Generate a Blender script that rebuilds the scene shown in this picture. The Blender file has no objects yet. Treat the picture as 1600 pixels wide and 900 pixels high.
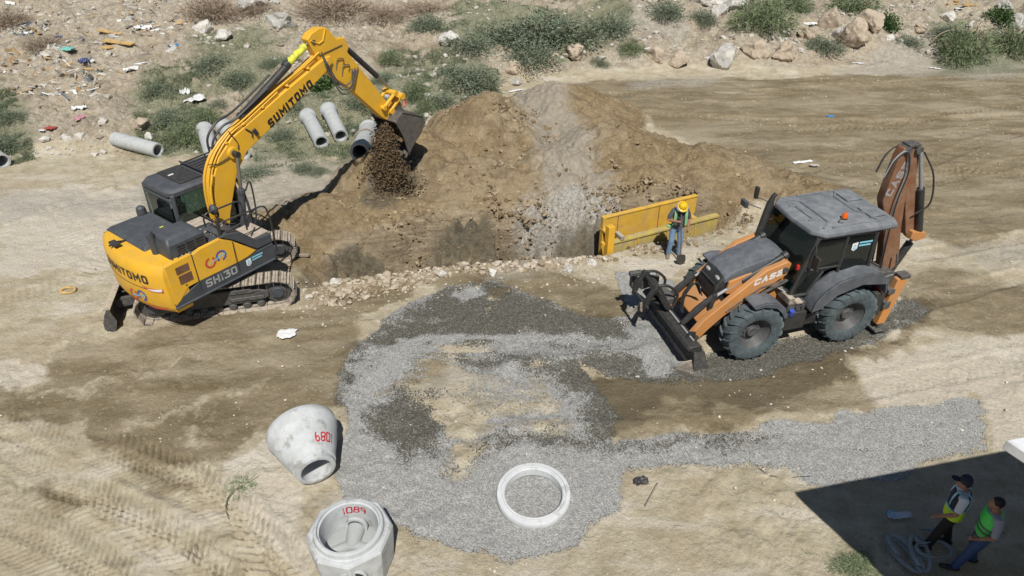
import bpy, bmesh, math, random
import numpy as np
from mathutils import Vector, Matrix, noise as mnoise
R = math.radians
scene = bpy.context.scene
col = scene.collection
# ------------------------------------------------------------------ camera, light, exposure
CAM_H, PITCH, FPX = 10.0, 34.0, 1090.0          # metres, degrees below the horizon, focal length in 1600-px units
cd = bpy.data.cameras.new('camera'); cam = bpy.data.objects.new('camera', cd); col.objects.link(cam)
cam.location = (0, 0, CAM_H); cam.rotation_euler = (R(90 - PITCH), 0, 0)
cd.sensor_width = 36; cd.lens = 36 * FPX / 1600; cd.clip_start = .1; cd.clip_end = 3000
scene.camera = cam
SUN = Vector((.063, -.556, .829)).normalized()   # towards the sun
SUN_EL = math.asin(SUN.z)
w = bpy.data.worlds.new("World"); scene.world = w; w.use_nodes = True
nt = w.node_tree; bg = nt.nodes['Background']
sky = nt.nodes.new('ShaderNodeTexSky'); sky.sky_type = 'NISHITA'; sky.sun_disc = False
sky.sun_elevation = SUN_EL; sky.sun_rotation = math.atan2(SUN.x, SUN.y)
sky.air_density = 1.0; sky.dust_density = .3
nt.links.new(sky.outputs[0], bg.inputs[0]); bg.inputs[1].default_value = .05
sd_ = bpy.data.lights.new('sun', 'SUN'); sd_.energy = 5.0; sd_.angle = R(.53); sd_.color = (1, .955, .88)
so_ = bpy.data.objects.new('sun', sd_); col.objects.link(so_); so_.rotation_euler = (-SUN).to_track_quat('-Z', 'Y').to_euler(); so_.location = (0, 0, 30)
scene.view_settings.view_transform = 'Standard'; scene.view_settings.look = 'None'
scene.view_settings.exposure = -.12; scene.view_settings.gamma = 1
scene.cycles.max_bounces = 6; scene.cycles.diffuse_bounces = 3; scene.cycles.transparent_max_bounces = 12

# ------------------------------------------------------------------ numpy noise, terrain height
def _h(i, j, s):
    n = (i.astype(np.int64) * 374761393 + j.astype(np.int64) * 668265263 + s * 974634777) & 0xffffffff
    n = ((n ^ (n >> 13)) * 1274126177) & 0xffffffff
    return ((n ^ (n >> 16)) & 0xffff) / 65535.0
def vn(x, y, s=0):
    i = np.floor(x); j = np.floor(y); fx = x - i; fy = y - j
    fx = fx * fx * (3 - 2 * fx); fy = fy * fy * (3 - 2 * fy)
    a = _h(i, j, s); b = _h(i + 1, j, s); c = _h(i, j + 1, s); d = _h(i + 1, j + 1, s)
    return (a + (b - a) * fx) * (1 - fy) + (c + (d - c) * fx) * fy
def fbm(x, y, sc, o=4, s=0, g=.5):
    t = 0; a = 1; n = 0
    for k in range(o):
        t = t + a * (vn(x * sc + 17.3 * k, y * sc - 9.1 * k, s + k) - .5); n += a; a *= g; sc *= 2.03
    return t / n * 2          # about -1..1
def sst(a, b, x):
    t = np.clip((x - a) / (b - a), 0, 1); return t * t * (3 - 2 * t)
TX = [-60, -5.6, -4.9, -3.0, -.7, 2.6, 6.15, 7.0, 60]
TN = [14.7, 14.8, 15.0, 15.5, 16.05, 16.5, 17.9, 18.2, 18.2]
TW = [1.0, 1.3, 1.8, 2.0, 2.1, 2.1, 1.5, 1.0, 1.0]
TD = [0, 0, .9, 1.4, 1.5, 1.5, 1.3, 0, 0]
HEAPS = [(-.9, 23.9, 1.9, 2.7, 3.0), (-3.1, 22.0, 1.35, 2.6, 2.4), (1.9, 26.3, 1.5, 3.2, 3.2), (3.4, 22.6, 1.35, 3.0, 2.6),
         (6.4, 21.4, .85, 2.8, 2.2), (-1.0, 20.4, 1.0, 3.4, 2.2), (1.3, 21.0, 1.1, 2.4, 2.3), (-4.15, 20.75, 1.30, 1.7, 1.7),
         (-5.9, 18.6, .45, 1.8, 1.5), (4.3, 20.2, .85, 3.2, 1.8), (-2.6, 18.6, .5, 3.2, 1.5), (8.6, 20.4, .35, 2.2, 1.3)]
def yb(x): return np.interp(x, [-40, -18, -9, -5, -2, 0, 3, 8, 12, 26, 60], [22.5, 23, 24.5, 26.5, 28, 31.5, 32.5, 33.5, 33.2, 35, 37])
def heap_h(x, y):
    wx = x + .35 * fbm(x, y, .5, 3, 5); wy = y + .35 * fbm(x, y, .5, 3, 9)
    m = np.zeros_like(x)
    for (cx, cy, h, rx, ry) in HEAPS:
        r = np.sqrt(((wx - cx) / rx) ** 2 + ((wy - cy) / ry) ** 2 + .03)
        v = h * np.clip(1.17 - r, 0, None); k = .18
        m = np.where(v > 0, np.maximum(m, v) + k * .25 * np.clip(1 - np.abs(m - v) / k, 0, 1) ** 2, m)
    return m
TRACKS = []   # (points, half width, lug pitch, amplitude, depth)
def seg_sd(x, y, pts):
    best = np.full_like(x, 1e9); lat = np.zeros_like(x); along = np.zeros_like(x); L = 0
    for (a, b) in zip(pts[:-1], pts[1:]):
        dx, dy = b[0] - a[0], b[1] - a[1]; l = math.hypot(dx, dy)
        t = ((x - a[0]) * dx + (y - a[1]) * dy) / l; tc = np.clip(t, 0, l)
        d = np.hypot(x - a[0] - tc * dx / l, y - a[1] - tc * dy / l)
        sgn = (-(x - a[0]) * dy + (y - a[1]) * dx) / l
        m = d < best; best = np.where(m, d, best); lat = np.where(m, sgn, lat); along = np.where(m, L + t, along); L += l
    return best, lat, along
def tracks_h(x, y):
    h = np.zeros_like(x)
    for (pts, hw, p, amp, dep, kind) in TRACKS:
        pa = np.array(pts); bb = (x > pa[:, 0].min() - 1) & (x < pa[:, 0].max() + 1) & (y > pa[:, 1].min() - 1) & (y < pa[:, 1].max() + 1)
        if not bb.any(): continue
        xs, ys = x[bb], y[bb]
        d, lat, al = seg_sd(xs, ys, pts)
        d = d + .05 * fbm(xs, ys, 1.5, 2, 3)
        inn = sst(hw + .06, hw - .04, d)
        if kind == 'v': ph = al / p + np.abs(lat) * .75 / p
        else: ph = al / p
        wv = np.sin(ph * 2 * math.pi) 
        fade = sst(-.55, .35, fbm(xs, ys, .45, 3, 31))
        v = inn * (amp * wv * (.18 + .82 * fade) * (1 + .5 * fbm(xs, ys, 2.5, 2, 33)) - dep) + .6 * dep * np.exp(-((d - hw - .07) / .08) ** 2)
        h[bb] += v
    return h
def base_h(x, y):
    """ground height without the fine grain"""
    z = .035 * fbm(x, y, .25, 3, 1) + .02 * fbm(x, y, .9, 3, 2)
    hz = heap_h(x, y)
    z = z + hz
    # far spoil field, rising away from the site
    d = y - yb(x) - .8 * fbm(x, y, .25, 3, 11)
    up = sst(-.4, 2.2, d)
    z = z + up * (.35 + .42 * fbm(x, y, .33, 4, 21) + .05 * np.clip(d, 0, 40)) * (1.0 + .5 * sst(-3, 4, x))
    z = z + up * (.34 * fbm(x, y, .8, 4, 23) - .22 * np.abs(fbm(x, y, 1.5, 4, 24)))
    # a grassy low bank on the left in front of the field
    # trench
    yn = np.interp(x, TX, TN) + .12 * fbm(x, y, .8, 3, 41); wd = np.interp(x, TX, TW); dp = np.interp(x, TX, TD)
    t = (y - yn) / wd
    wall = sst(0, .10, t) * (1 - .22 * sst(.50, .62, t + .08 * fbm(x, y, 1.3, 3, 46)) - .78 * sst(.84, 1.04, t + .10 * fbm(x, y, .9, 3, 47))) 
    z = z - dp * wall * 1.0
    z = np.where((t > 0) & (t < .7), np.maximum(z, -dp) + 0 * z, z)
    gro = np.sin((x * 1.0 - y * .45) * 2 * math.pi * 1.5 + 4 * fbm(x, y, .5, 2, 44))
    z = z - np.where((x > -.5) & (x < 2.7), 1, 0) * sst(.45, .6, t) * (1 - sst(1.15, 1.4, t)) * .15 * np.clip(gro, 0, 1)
    # low gravel windrows
    for (pts, hw, hh) in WIND:
        dd, _, _ = seg_sd(x, y, pts); z = z + hh * np.clip(1 - dd / hw, 0, 1) ** 1.5
    return z
WIND = [([(.2, 11.9), (2.0, 12.15), (3.2, 12.3)], .45, .1), ([(3.15, 12.9), (3.3, 11.8), (3.6, 11.2)], .42, .17), ([(-2.8, 12.2), (-3.4, 10.9), (-3.5, 9.6)], .4, .06),
        ([(-1.0, 9.7), (.6, 9.95), (2.6, 10.0), (6, 10.3)], .3, .05), ([(-1.2, 8.9), (-.4, 9.6)], .25, .06), ([(-8, 12.3), (-5, 12.9), (-2.5, 13.6)], .3, .05)]
def gz(x, y):
    a = np.array([float(x)]); b = np.array([float(y)])
    return float(base_h(a, b)[0])
_c, _s = math.cos(R(PITCH)), math.sin(R(PITCH))
def ray(px, py):
    u = (px - 800) / FPX; v = (py - 450) / FPX
    return Vector((u, _c - v * _s, -_s - v * _c))
def at(px, py, z=0.0):
    d = ray(px, py); t = (z - CAM_H) / d.z
    return Vector((0, 0, CAM_H)) + d * t
def on(px, py):
    """point of the terrain under a pixel of the photograph"""
    z = 0
    for _ in range(12):
        p = at(px, py, z); z = .5 * z + .5 * gz(p.x, p.y)
    return Vector((p.x, p.y, gz(p.x, p.y)))

# ------------------------------------------------------------------ mesh helpers
def tag(o, label=None, cat=None, group=None, kind=None):
    if label: o['label'] = label
    if cat: o['category'] = cat
    if group: o['group'] = group
    if kind: o['kind'] = kind
    return o
def empty(name, loc, rz=0, label=None, cat=None, group=None):
    o = bpy.data.objects.new(name, None); col.objects.link(o); o.location = loc; o.rotation_euler = (0, 0, rz)
    o.empty_display_size = .3
    return tag(o, label, cat, group)
def children(o): return [c for c in bpy.data.objects if c.parent == o]
def copy_tree(o, parent=None):
    c = o.copy(); col.objects.link(c); c.parent = parent
    for ch in children(o): copy_tree(ch, c)
    return c
def frame(d):
    d = Vector(d).normalized(); a = Vector((0, 0, 1)) if abs(d.z) < .95 else Vector((1, 0, 0))
    u = d.cross(a).normalized(); return u, u.cross(d).normalized(), d
class MB:
    def __init__(s, X=None): s.V = []; s.F = []; s.X = X
    def add(s, vs, fs):
        n = len(s.V); s.V += [Vector(v) for v in vs]; s.F += [[i + n for i in f] for f in fs]; return s
    def box(s, c, d, rz=0, M=None):
        x, y, z = d[0] / 2, d[1] / 2, d[2] / 2
        vs = [Vector((a * x, b * y, e * z)) for a in (-1, 1) for b in (-1, 1) for e in (-1, 1)]
        m = Matrix.Rotation(rz, 3, 'Z') if M is None else M
        vs = [m @ v + Vector(c) for v in vs]
        return s.add(vs, [(0, 1, 3, 2), (4, 6, 7, 5), (0, 4, 5, 1), (2, 3, 7, 6), (0, 2, 6, 4), (1, 5, 7, 3)])
    def bb(s, x0, x1, y0, y1, z0, z1): return s.box(((x0 + x1) / 2, (y0 + y1) / 2, (z0 + z1) / 2), (abs(x1 - x0), abs(y1 - y0), abs(z1 - z0)))
    def prism(s, pts, a, b, ax='y'):
        n = len(pts)
        f = {'y': lambda p, t: (p[0], t, p[1]), 'z': lambda p, t: (p[0], p[1], t), 'x': lambda p, t: (t, p[0], p[1])}[ax]
        vs = [f(p, a) for p in pts] + [f(p, b) for p in pts]
        return s.add(vs, [list(range(n)), list(range(2 * n - 1, n - 1, -1))] + [(i, (i + 1) % n, (i + 1) % n + n, i + n) for i in range(n)])
    def loft(s, rings, cap=True):
        n = len(rings[0]); vs = [v for r in rings for v in r]; fs = []
        for k in range(len(rings) - 1):
            for i in range(n):
                j = (i + 1) % n; fs.append((k * n + i, k * n + j, (k + 1) * n + j, (k + 1) * n + i))
        if cap: fs += [list(range(n))[::-1], list(range((len(rings) - 1) * n, len(rings) * n))]
        return s.add(vs, fs)
    def tube(s, path, r, n=8, cap=True):
        path = [Vector(p) for p in path]; rr = r if isinstance(r, (list, tuple)) else [r] * len(path); rings = []
        u = None
        for i, p in enumerate(path):
            d = (path[min(i + 1, len(path) - 1)] - path[max(i - 1, 0)]).normalized()
            if u is None: u, v, _ = frame(d)
            else:
                u = (u - d * u.dot(d)).normalized(); v = d.cross(u)
            v = d.cross(u).normalized()
            q = rr[i]; qa, qb = (q if isinstance(q, (list, tuple)) else (q, q))
            rings.append([p + u * qa * math.cos(2 * math.pi * k / n) + v * qb * math.sin(2 * math.pi * k / n) for k in range(n)])
        return s.loft(rings, cap)
    def cyl(s, a, b, r, r2=None, n=16): return s.tube([a, b], [r, r if r2 is None else r2], n)
    def lathe(s, prof, n=32, M=None, closed=False):
        M = M or Matrix.Identity(4); m = len(prof)
        vs = [M @ Vector((r * math.cos(2 * math.pi * k / n), r * math.sin(2 * math.pi * k / n), z)) for k in range(n) for (r, z) in prof]
        fs = []
        for k in range(n):
            k2 = (k + 1) % n
            for i in range(m if closed else m - 1):
                j = (i + 1) % m; fs.append((k * m + i, k2 * m + i, k2 * m + j, k * m + j))
        return s.add(vs, fs)
    def ell(s, c, r, M=None, n=12, m=8):
        M = M or Matrix.Identity(3)
        rings = [[Vector(c) + M @ Vector((r[0] * math.sin(t) * math.cos(2 * math.pi * k / n), r[1] * math.sin(t) * math.sin(2 * math.pi * k / n), r[2] * math.cos(t))) for k in range(n)]
                 for t in [math.pi * (i + .04) / (m + .08) for i in range(m + 1)]]
        return s.loft(rings)
    def build(s, name, mat, parent=None, bev=0, sm=35, label=None, fix=True):
        X = s.X
        vs = [X @ v for v in s.V] if X is not None else s.V
        me = bpy.data.meshes.new(name); me.from_pydata([tuple(v) for v in vs], [], s.F)
        if fix:
            b = bmesh.new(); b.from_mesh(me); bmesh.ops.recalc_face_normals(b, faces=b.faces); b.to_mesh(me); b.free()
        me.materials.append(mat)
        me.polygons.foreach_set('use_smooth', [True] * len(me.polygons)); me.set_sharp_from_angle(angle=R(sm)); me.update()
        o = bpy.data.objects.new(name, me); col.objects.link(o); o.parent = parent
        if bev:
            bm_ = o.modifiers.new('bevel', 'BEVEL'); bm_.width = bev; bm_.segments = 2; bm_.limit_method = 'ANGLE'; bm_.angle_limit = R(38); bm_.harden_normals = False
        if label: o['label'] = label
        return o
def bez(pts, n=6):
    """Catmull-Rom through the points"""
    P = [Vector(p) for p in pts]; P = [P[0] * 2 - P[1]] + P + [P[-1] * 2 - P[-2]]; out = []
    for i in range(1, len(P) - 2):
        for k in range(n):
            t = k / n; a, b, c, d = P[i - 1:i + 3]
            out.append(.5 * ((2 * b) + (c - a) * t + (2 * a - 5 * b + 4 * c - d) * t * t + (3 * b - a - 3 * c + d) * t ** 3))
    return out + [P[-2]]
def text_mesh(txt, size, bold=.0, sx=1.0, ext=.003, shear=0, mirror=False):
    cu = bpy.data.curves.new('t', 'FONT'); cu.body = txt; cu.size = size; cu.offset = bold; cu.extrude = ext; cu.align_x = 'CENTER'; cu.align_y = 'CENTER'
    cu.resolution_u = 3; cu.shear = shear
    o = bpy.data.objects.new('t', cu); col.objects.link(o)
    dg = bpy.context.evaluated_depsgraph_get(); me = o.evaluated_get(dg).to_mesh()
    V = [Vector((v.co.x * sx, v.co.y, v.co.z)) for v in me.vertices]; F = [list(p.vertices) for p in me.polygons]
    o.evaluated_get(dg).to_mesh_clear(); bpy.data.objects.remove(o); bpy.data.curves.remove(cu)
    return V, F
GLY = {'S': [[(1,.93),(.85,1),(.15,1),(0,.88),(0,.62),(.12,.52),(.88,.48),(1,.38),(1,.12),(.85,0),(.15,0),(0,.07)]], 'U': [[(0,1),(0,.12),(.14,0),(.86,0),(1,.12),(1,1)]],
       'M': [[(0,0),(0,1),(.5,.35),(1,1),(1,0)]], 'I': [[(.5,0),(.5,1)]], 'T': [[(0,1),(1,1)],[(.5,1),(.5,0)]], 'O': [[(.14,0),(0,.12),(0,.88),(.14,1),(.86,1),(1,.88),(1,.12),(.86,0),(.14,0)]],
       'H': [[(0,0),(0,1)],[(1,0),(1,1)],[(0,.5),(1,.5)]], '1': [[(.3,.85),(.5,1),(.5,0)]], '3': [[(0,1),(1,1),(.55,.55),(1,.5),(1,.1),(.86,0),(.0,0)]], '0': [[(.14,0),(0,.12),(0,.88),(.14,1),(.86,1),(1,.88),(1,.12),(.86,0),(.14,0)]],
       'C': [[(1,.9),(.85,1),(.15,1),(0,.88),(0,.12),(.15,0),(.85,0),(1,.1)]], 'A': [[(0,0),(.5,1),(1,0)],[(.22,.32),(.78,.32)]], 'E': [[(1,1),(0,1),(0,0),(1,0)],[(0,.5),(.85,.5)]],
       '8': [[(.5,.52),(.1,.6),(.05,.9),(.5,1),(.92,.9),(.9,.6),(.5,.52),(.05,.42),(0,.1),(.5,0),(1,.1),(.95,.42),(.5,.52)]], '9': [[(.9,.6),(.5,.42),(.1,.55),(.08,.88),(.5,1),(.9,.88),(.88,.4),(.6,0)]]}
def stroke_text(txt, h, w, t, gap, fn, mat, parent, name='lettering', X=None, slant=0, hand=0):
    """block letters of height h drawn as flat strokes of width t; fn maps (u, v, lift), text centred"""
    adv = [(.35 if c in 'I1' else (1.25 if c == 'M' else 1)) * w for c in txt]; tot = sum(adv) + gap * (len(txt) - 1); u0 = -tot / 2; m = MB(X)
    for i, c in enumerate(txt):
        a = adv[i]; iw = a - t
        for st in GLY[c]:
            pts = [Vector((u0 + t / 2 + (x if a != .35 * w else .5 + (x - .5) * 1.0) * iw, -h / 2 + t / 2 + y * (h - t))) for x, y in st]
            if hand:
                rr = random.Random(i * 7 + 3); sh_ = Vector((rr.uniform(-hand, hand), rr.uniform(-2 * hand, 2 * hand))); sl_ = rr.uniform(-.15, .2); pts = [Vector((q.x + sl_ * q.y, q.y)) + sh_ for q in (bez([(q.x, q.y, 0) for q in pts], 4) if len(pts) > 3 else pts)]
            n = len(pts); Lp = []; Rp = []
            cl = (pts[0] - pts[-1]).length < 1e-4
            for k, q in enumerate(pts):
                d0 = (q - pts[k - 1]).normalized() if k else ((q - pts[-2]).normalized() if cl else (pts[1] - q).normalized())
                d1 = (pts[k + 1] - q).normalized() if k < n - 1 else ((pts[1] - q).normalized() if cl else d0)
                nn = Vector((-(d0.y + d1.y), d0.x + d1.x)); nn = nn.normalized() if nn.length > .01 else Vector((-d1.y, d1.x)); sc = 1 / max(.45, nn.dot(Vector((-d1.y, d1.x))))
                e = (-d1 if k == 0 and not cl else (d0 if k == n - 1 and not cl else Vector((0, 0)))) * t * .5
                if st is GLY[c][-1] and len(GLY[c]) > 1 and c in 'HAT': e *= 0
                Lp.append(q + nn * sc * t / 2 + e); Rp.append(q - nn * sc * t / 2 + e)
            V = [fn(q.x + slant * q.y, q.y, .0) for q in Lp] + [fn(q.x + slant * q.y, q.y, .0) for q in Rp]
            m.add(V, [(k, k + 1, n + k + 1, n + k) for k in range(n - 1)])
        u0 += a + gap
    return m.build(name, mat, parent, fix=False)
def lettering(txt, size, fn, mat, parent, name='lettering', X=None, **k):
    V, F = text_mesh(txt, size, **k); m = MB(X); m.add([fn(v) for v in V], F); return m.build(name, mat, parent, fix=False)

# ------------------------------------------------------------------ materials
MATS = {}
def nd(nt, t, **k):
    n = nt.nodes.new(t)
    for a, b in k.items(): setattr(n, a, b)
    return n
def pmat(name, c, rough=.5, metal=0, dust=0., dcol=(.36, .30, .22), sc=3., var=.1, bump=0., bsc=40., updust=.0, spec=.5, coat=0, alpha=1, c2=None, c2sc=2, c2t=.55):
    m = bpy.data.materials.new(name); m.use_nodes = True; t = m.node_tree; b = t.nodes['Principled BSDF']; L = t.links.new
    tc = nd(t, 'ShaderNodeTexCoord'); n1 = nd(t, 'ShaderNodeTexNoise'); n1.inputs['Scale'].default_value = sc; n1.inputs['Detail'].default_value = 8; n1.inputs['Roughness'].default_value = .62
    L(tc.outputs['Object'], n1.inputs['Vector'])
    mr = nd(t, 'ShaderNodeMapRange'); L(n1.outputs[0], mr.inputs[0]); mr.inputs[1].default_value = .3; mr.inputs[2].default_value = .7; mr.inputs[3].default_value = 1 - var; mr.inputs[4].default_value = 1 + var
    base = nd(t, 'ShaderNodeMix', data_type='RGBA', blend_type='MULTIPLY'); base.inputs[0].default_value = 1; base.inputs[6].default_value = (*c, 1)
    L(mr.outputs[0], base.inputs[7]); out = base.outputs[2]
    if c2:
        n3 = nd(t, 'ShaderNodeTexNoise'); n3.inputs['Scale'].default_value = c2sc; n3.inputs['Detail'].default_value = 9; n3.inputs['Roughness'].default_value = .7
        L(tc.outputs['Object'], n3.inputs['Vector']); r3 = nd(t, 'ShaderNodeMapRange'); L(n3.outputs[0], r3.inputs[0]); r3.inputs[1].default_value = c2t - .04; r3.inputs[2].default_value = c2t + .04
        mx = nd(t, 'ShaderNodeMix', data_type='RGBA'); L(r3.outputs[0], mx.inputs[0]); L(out, mx.inputs[6]); mx.inputs[7].default_value = (*c2, 1); out = mx.outputs[2]
    if dust or updust:
        n2 = nd(t, 'ShaderNodeTexNoise'); n2.inputs['Scale'].default_value = sc * 1.7; n2.inputs['Detail'].default_value = 10; n2.inputs['Roughness'].default_value = .7
        L(tc.outputs['Object'], n2.inputs['Vector'])
        r2 = nd(t, 'ShaderNodeMapRange'); L(n2.outputs[0], r2.inputs[0]); r2.inputs[1].default_value = .42; r2.inputs[2].default_value = .68; r2.inputs[3].default_value = dust * .25; r2.inputs[4].default_value = dust
        ge = nd(t, 'ShaderNodeNewGeometry'); sx = nd(t, 'ShaderNodeSeparateXYZ'); L(ge.outputs['Normal'], sx.inputs[0])
        r3 = nd(t, 'ShaderNodeMapRange'); L(sx.outputs[2], r3.inputs[0]); r3.inputs[1].default_value = .4; r3.inputs[2].default_value = 1; r3.inputs[3].default_value = 0; r3.inputs[4].default_value = updust
        mu = nd(t, 'ShaderNodeMath', operation='MULTIPLY'); L(r3.outputs[0], mu.inputs[0]); L(n2.outputs[0], mu.inputs[1])
        ad = nd(t, 'ShaderNodeMath', operation='ADD', use_clamp=True); L(r2.outputs[0], ad.inputs[0]); L(mu.outputs[0], ad.inputs[1])
        mx = nd(t, 'ShaderNodeMix', data_type='RGBA'); L(ad.outputs[0], mx.inputs[0]); L(out, mx.inputs[6]); mx.inputs[7].default_value = (*dcol, 1); out = mx.outputs[2]
        rr = nd(t, 'ShaderNodeMapRange'); L(ad.outputs[0], rr.inputs[0]); rr.inputs[3].default_value = rough; rr.inputs[4].default_value = .92; L(rr.outputs[0], b.inputs['Roughness'])
    else: b.inputs['Roughness'].default_value = rough
    L(out, b.inputs['Base Color']); b.inputs['Metallic'].default_value = metal; b.inputs['Specular IOR Level'].default_value = spec
    if coat: b.inputs['Coat Weight'].default_value = coat
    if bump:
        nb = nd(t, 'ShaderNodeTexNoise'); nb.inputs['Scale'].default_value = bsc; nb.inputs['Detail'].default_value = 6; L(tc.outputs['Object'], nb.inputs['Vector'])
        bp = nd(t, 'ShaderNodeBump'); bp.inputs['Strength'].default_value = min(1, bump * 20); bp.inputs['Distance'].default_value = bump; L(nb.outputs[0], bp.inputs['Height']); L(bp.outputs[0], b.inputs['Normal'])
    MATS[name] = m; return m
def glass(name, c=(.58, .70, .66), a=.10):
    """dark tinted machine glass: a thin pane with a reflection over a see-through tint"""
    m = bpy.data.materials.new(name); m.use_nodes = True; t = m.node_tree; L = t.links.new
    for n in list(t.nodes): t.nodes.remove(n)
    o = nd(t, 'ShaderNodeOutputMaterial'); tr = nd(t, 'ShaderNodeBsdfTransparent'); tr.inputs[0].default_value = (*[x for x in c], 1)
    gl = nd(t, 'ShaderNodeBsdfGlossy'); gl.inputs['Roughness'].default_value = .06; gl.inputs[0].default_value = (.9, .95, .95, 1)
    df = nd(t, 'ShaderNodeBsdfDiffuse'); df.inputs[0].default_value = (.10, .12, .11, 1)
    fr = nd(t, 'ShaderNodeFresnel'); fr.inputs[0].default_value = 1.5
    m1 = nd(t, 'ShaderNodeMixShader'); m1.inputs[0].default_value = a; L(tr.outputs[0], m1.inputs[1]); L(df.outputs[0], m1.inputs[2])
    m2 = nd(t, 'ShaderNodeMixShader'); L(fr.outputs[0], m2.inputs[0]); L(m1.outputs[0], m2.inputs[1]); L(gl.outputs[0], m2.inputs[2]); L(m2.outputs[0], o.inputs[0])
    MATS[name] = m; return m
YEL = pmat('yellow_paint', (.80, .435, .014), .42, dust=.24, updust=.10, sc=2.3, var=.08, spec=.45, dcol=(.42, .33, .20), c2=(.55, .27, .02), c2sc=5, c2t=.70)
ROD = pmat('oiled_rod', (.30, .31, .32), .45)
YEL2 = pmat('worn_yellow_paint', (.72, .42, .03), .6, dust=.45, sc=3, var=.15, c2=(.25, .18, .09), c2sc=5, c2t=.66)
YEL3 = pmat('dusty_faded_yellow', (.50, .38, .06), .8, dust=.75, sc=2.5, var=.2, c2=(.28, .22, .12), c2sc=4, c2t=.6)
DGR = pmat('charcoal_panel', (.045, .052, .062), .5, dust=.16, updust=.22, dcol=(.22, .23, .24), sc=2.5, var=.15)
BLK = pmat('black_metal', (.02, .022, .025), .45, dust=.18, updust=.15, dcol=(.2, .18, .15), sc=5)
BLD = pmat('dusty_black_steel', (.035, .037, .042), .55, dust=.45, updust=.2, dcol=(.25, .23, .2), sc=6)
TRK = pmat('dusty_track_steel', (.12, .11, .10), .6, dust=.95, updust=.9, dcol=(.46, .40, .32), sc=5, var=.25)
CHR = pmat('chrome', (.42, .43, .45), .32, 1)
ORG = pmat('orange_paint', (.57, .235, .055), .52, dust=.40, updust=.25, sc=2.5, var=.1, dcol=(.40, .30, .2))
ORD = pmat('rust_and_shade_orange', (.21, .075, .028), .55, dust=.4, updust=.1, sc=2.5, var=.15)  # orange darkened for the digging arm's shaded face; mesh and seams use it too
RUB = pmat('tyre_rubber', (.045, .060, .070), .85, dust=.5, updust=.25, dcol=(.17, .21, .22), sc=5, var=.2, bump=.004)
RIM = pmat('grey_rim', (.06, .065, .07), .5, dust=.35, dcol=(.2, .19, .17), sc=7)
RFG = pmat('grey_dusty_roof', (.10, .115, .135), .55, dust=.55, updust=.45, dcol=(.30, .31, .32), sc=2.2, var=.15)
HOOD = pmat('grey_hood', (.06, .07, .085), .5, dust=.4, updust=.35, dcol=(.24, .25, .27), sc=2.4, var=.15)
GLS = glass('tinted_glass'); 
CON = pmat('concrete', (.38, .40, .40), .8, sc=3, var=.12, bump=.004, bsc=60, c2=(.40, .41, .41), c2sc=3, c2t=.62)
CONR = pmat('ring_concrete', (.60, .62, .63), .85, sc=4, var=.1, bump=.008, bsc=34, c2=(.46, .47, .47), c2sc=3.1, c2t=.6)
CONW = pmat('pale_concrete', (.52, .55, .57), .85, sc=4, var=.14, bump=.012, bsc=34, c2=(.33, .34, .34), c2sc=3.1, c2t=.585, dust=.3, dcol=(.40, .37, .31))
CONP = pmat('weathered_pipe_concrete', (.44, .46, .46), .85, sc=4, var=.15, bump=.003, bsc=50, c2=(.36, .34, .30), c2sc=4, c2t=.62)
REDP = pmat('red_marking', (.50, .01, .03), .7)
WHT = pmat('white_paint', (.78, .79, .80), .5, var=.03)
SIL = pmat('silver_lettering', (.35, .36, .37), .5); BKL = pmat('black_lettering', (.02, .02, .022), .5, var=.02)
REDL = pmat('red_sticker', (.55, .06, .04), .4); BLUL = pmat('blue_sticker', (.05, .09, .42), .4); LBL = pmat('light_blue_sticker', (.25, .60, .78), .4)
AMB = pmat('amber_lens', (.75, .12, .01), .2, coat=.5); REDG = pmat('red_lens', (.5, .02, .02), .2)
WRAP = pmat('yellow_green_wrap', (.66, .66, .08), .7, var=.3, sc=12, bump=.01)
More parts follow.
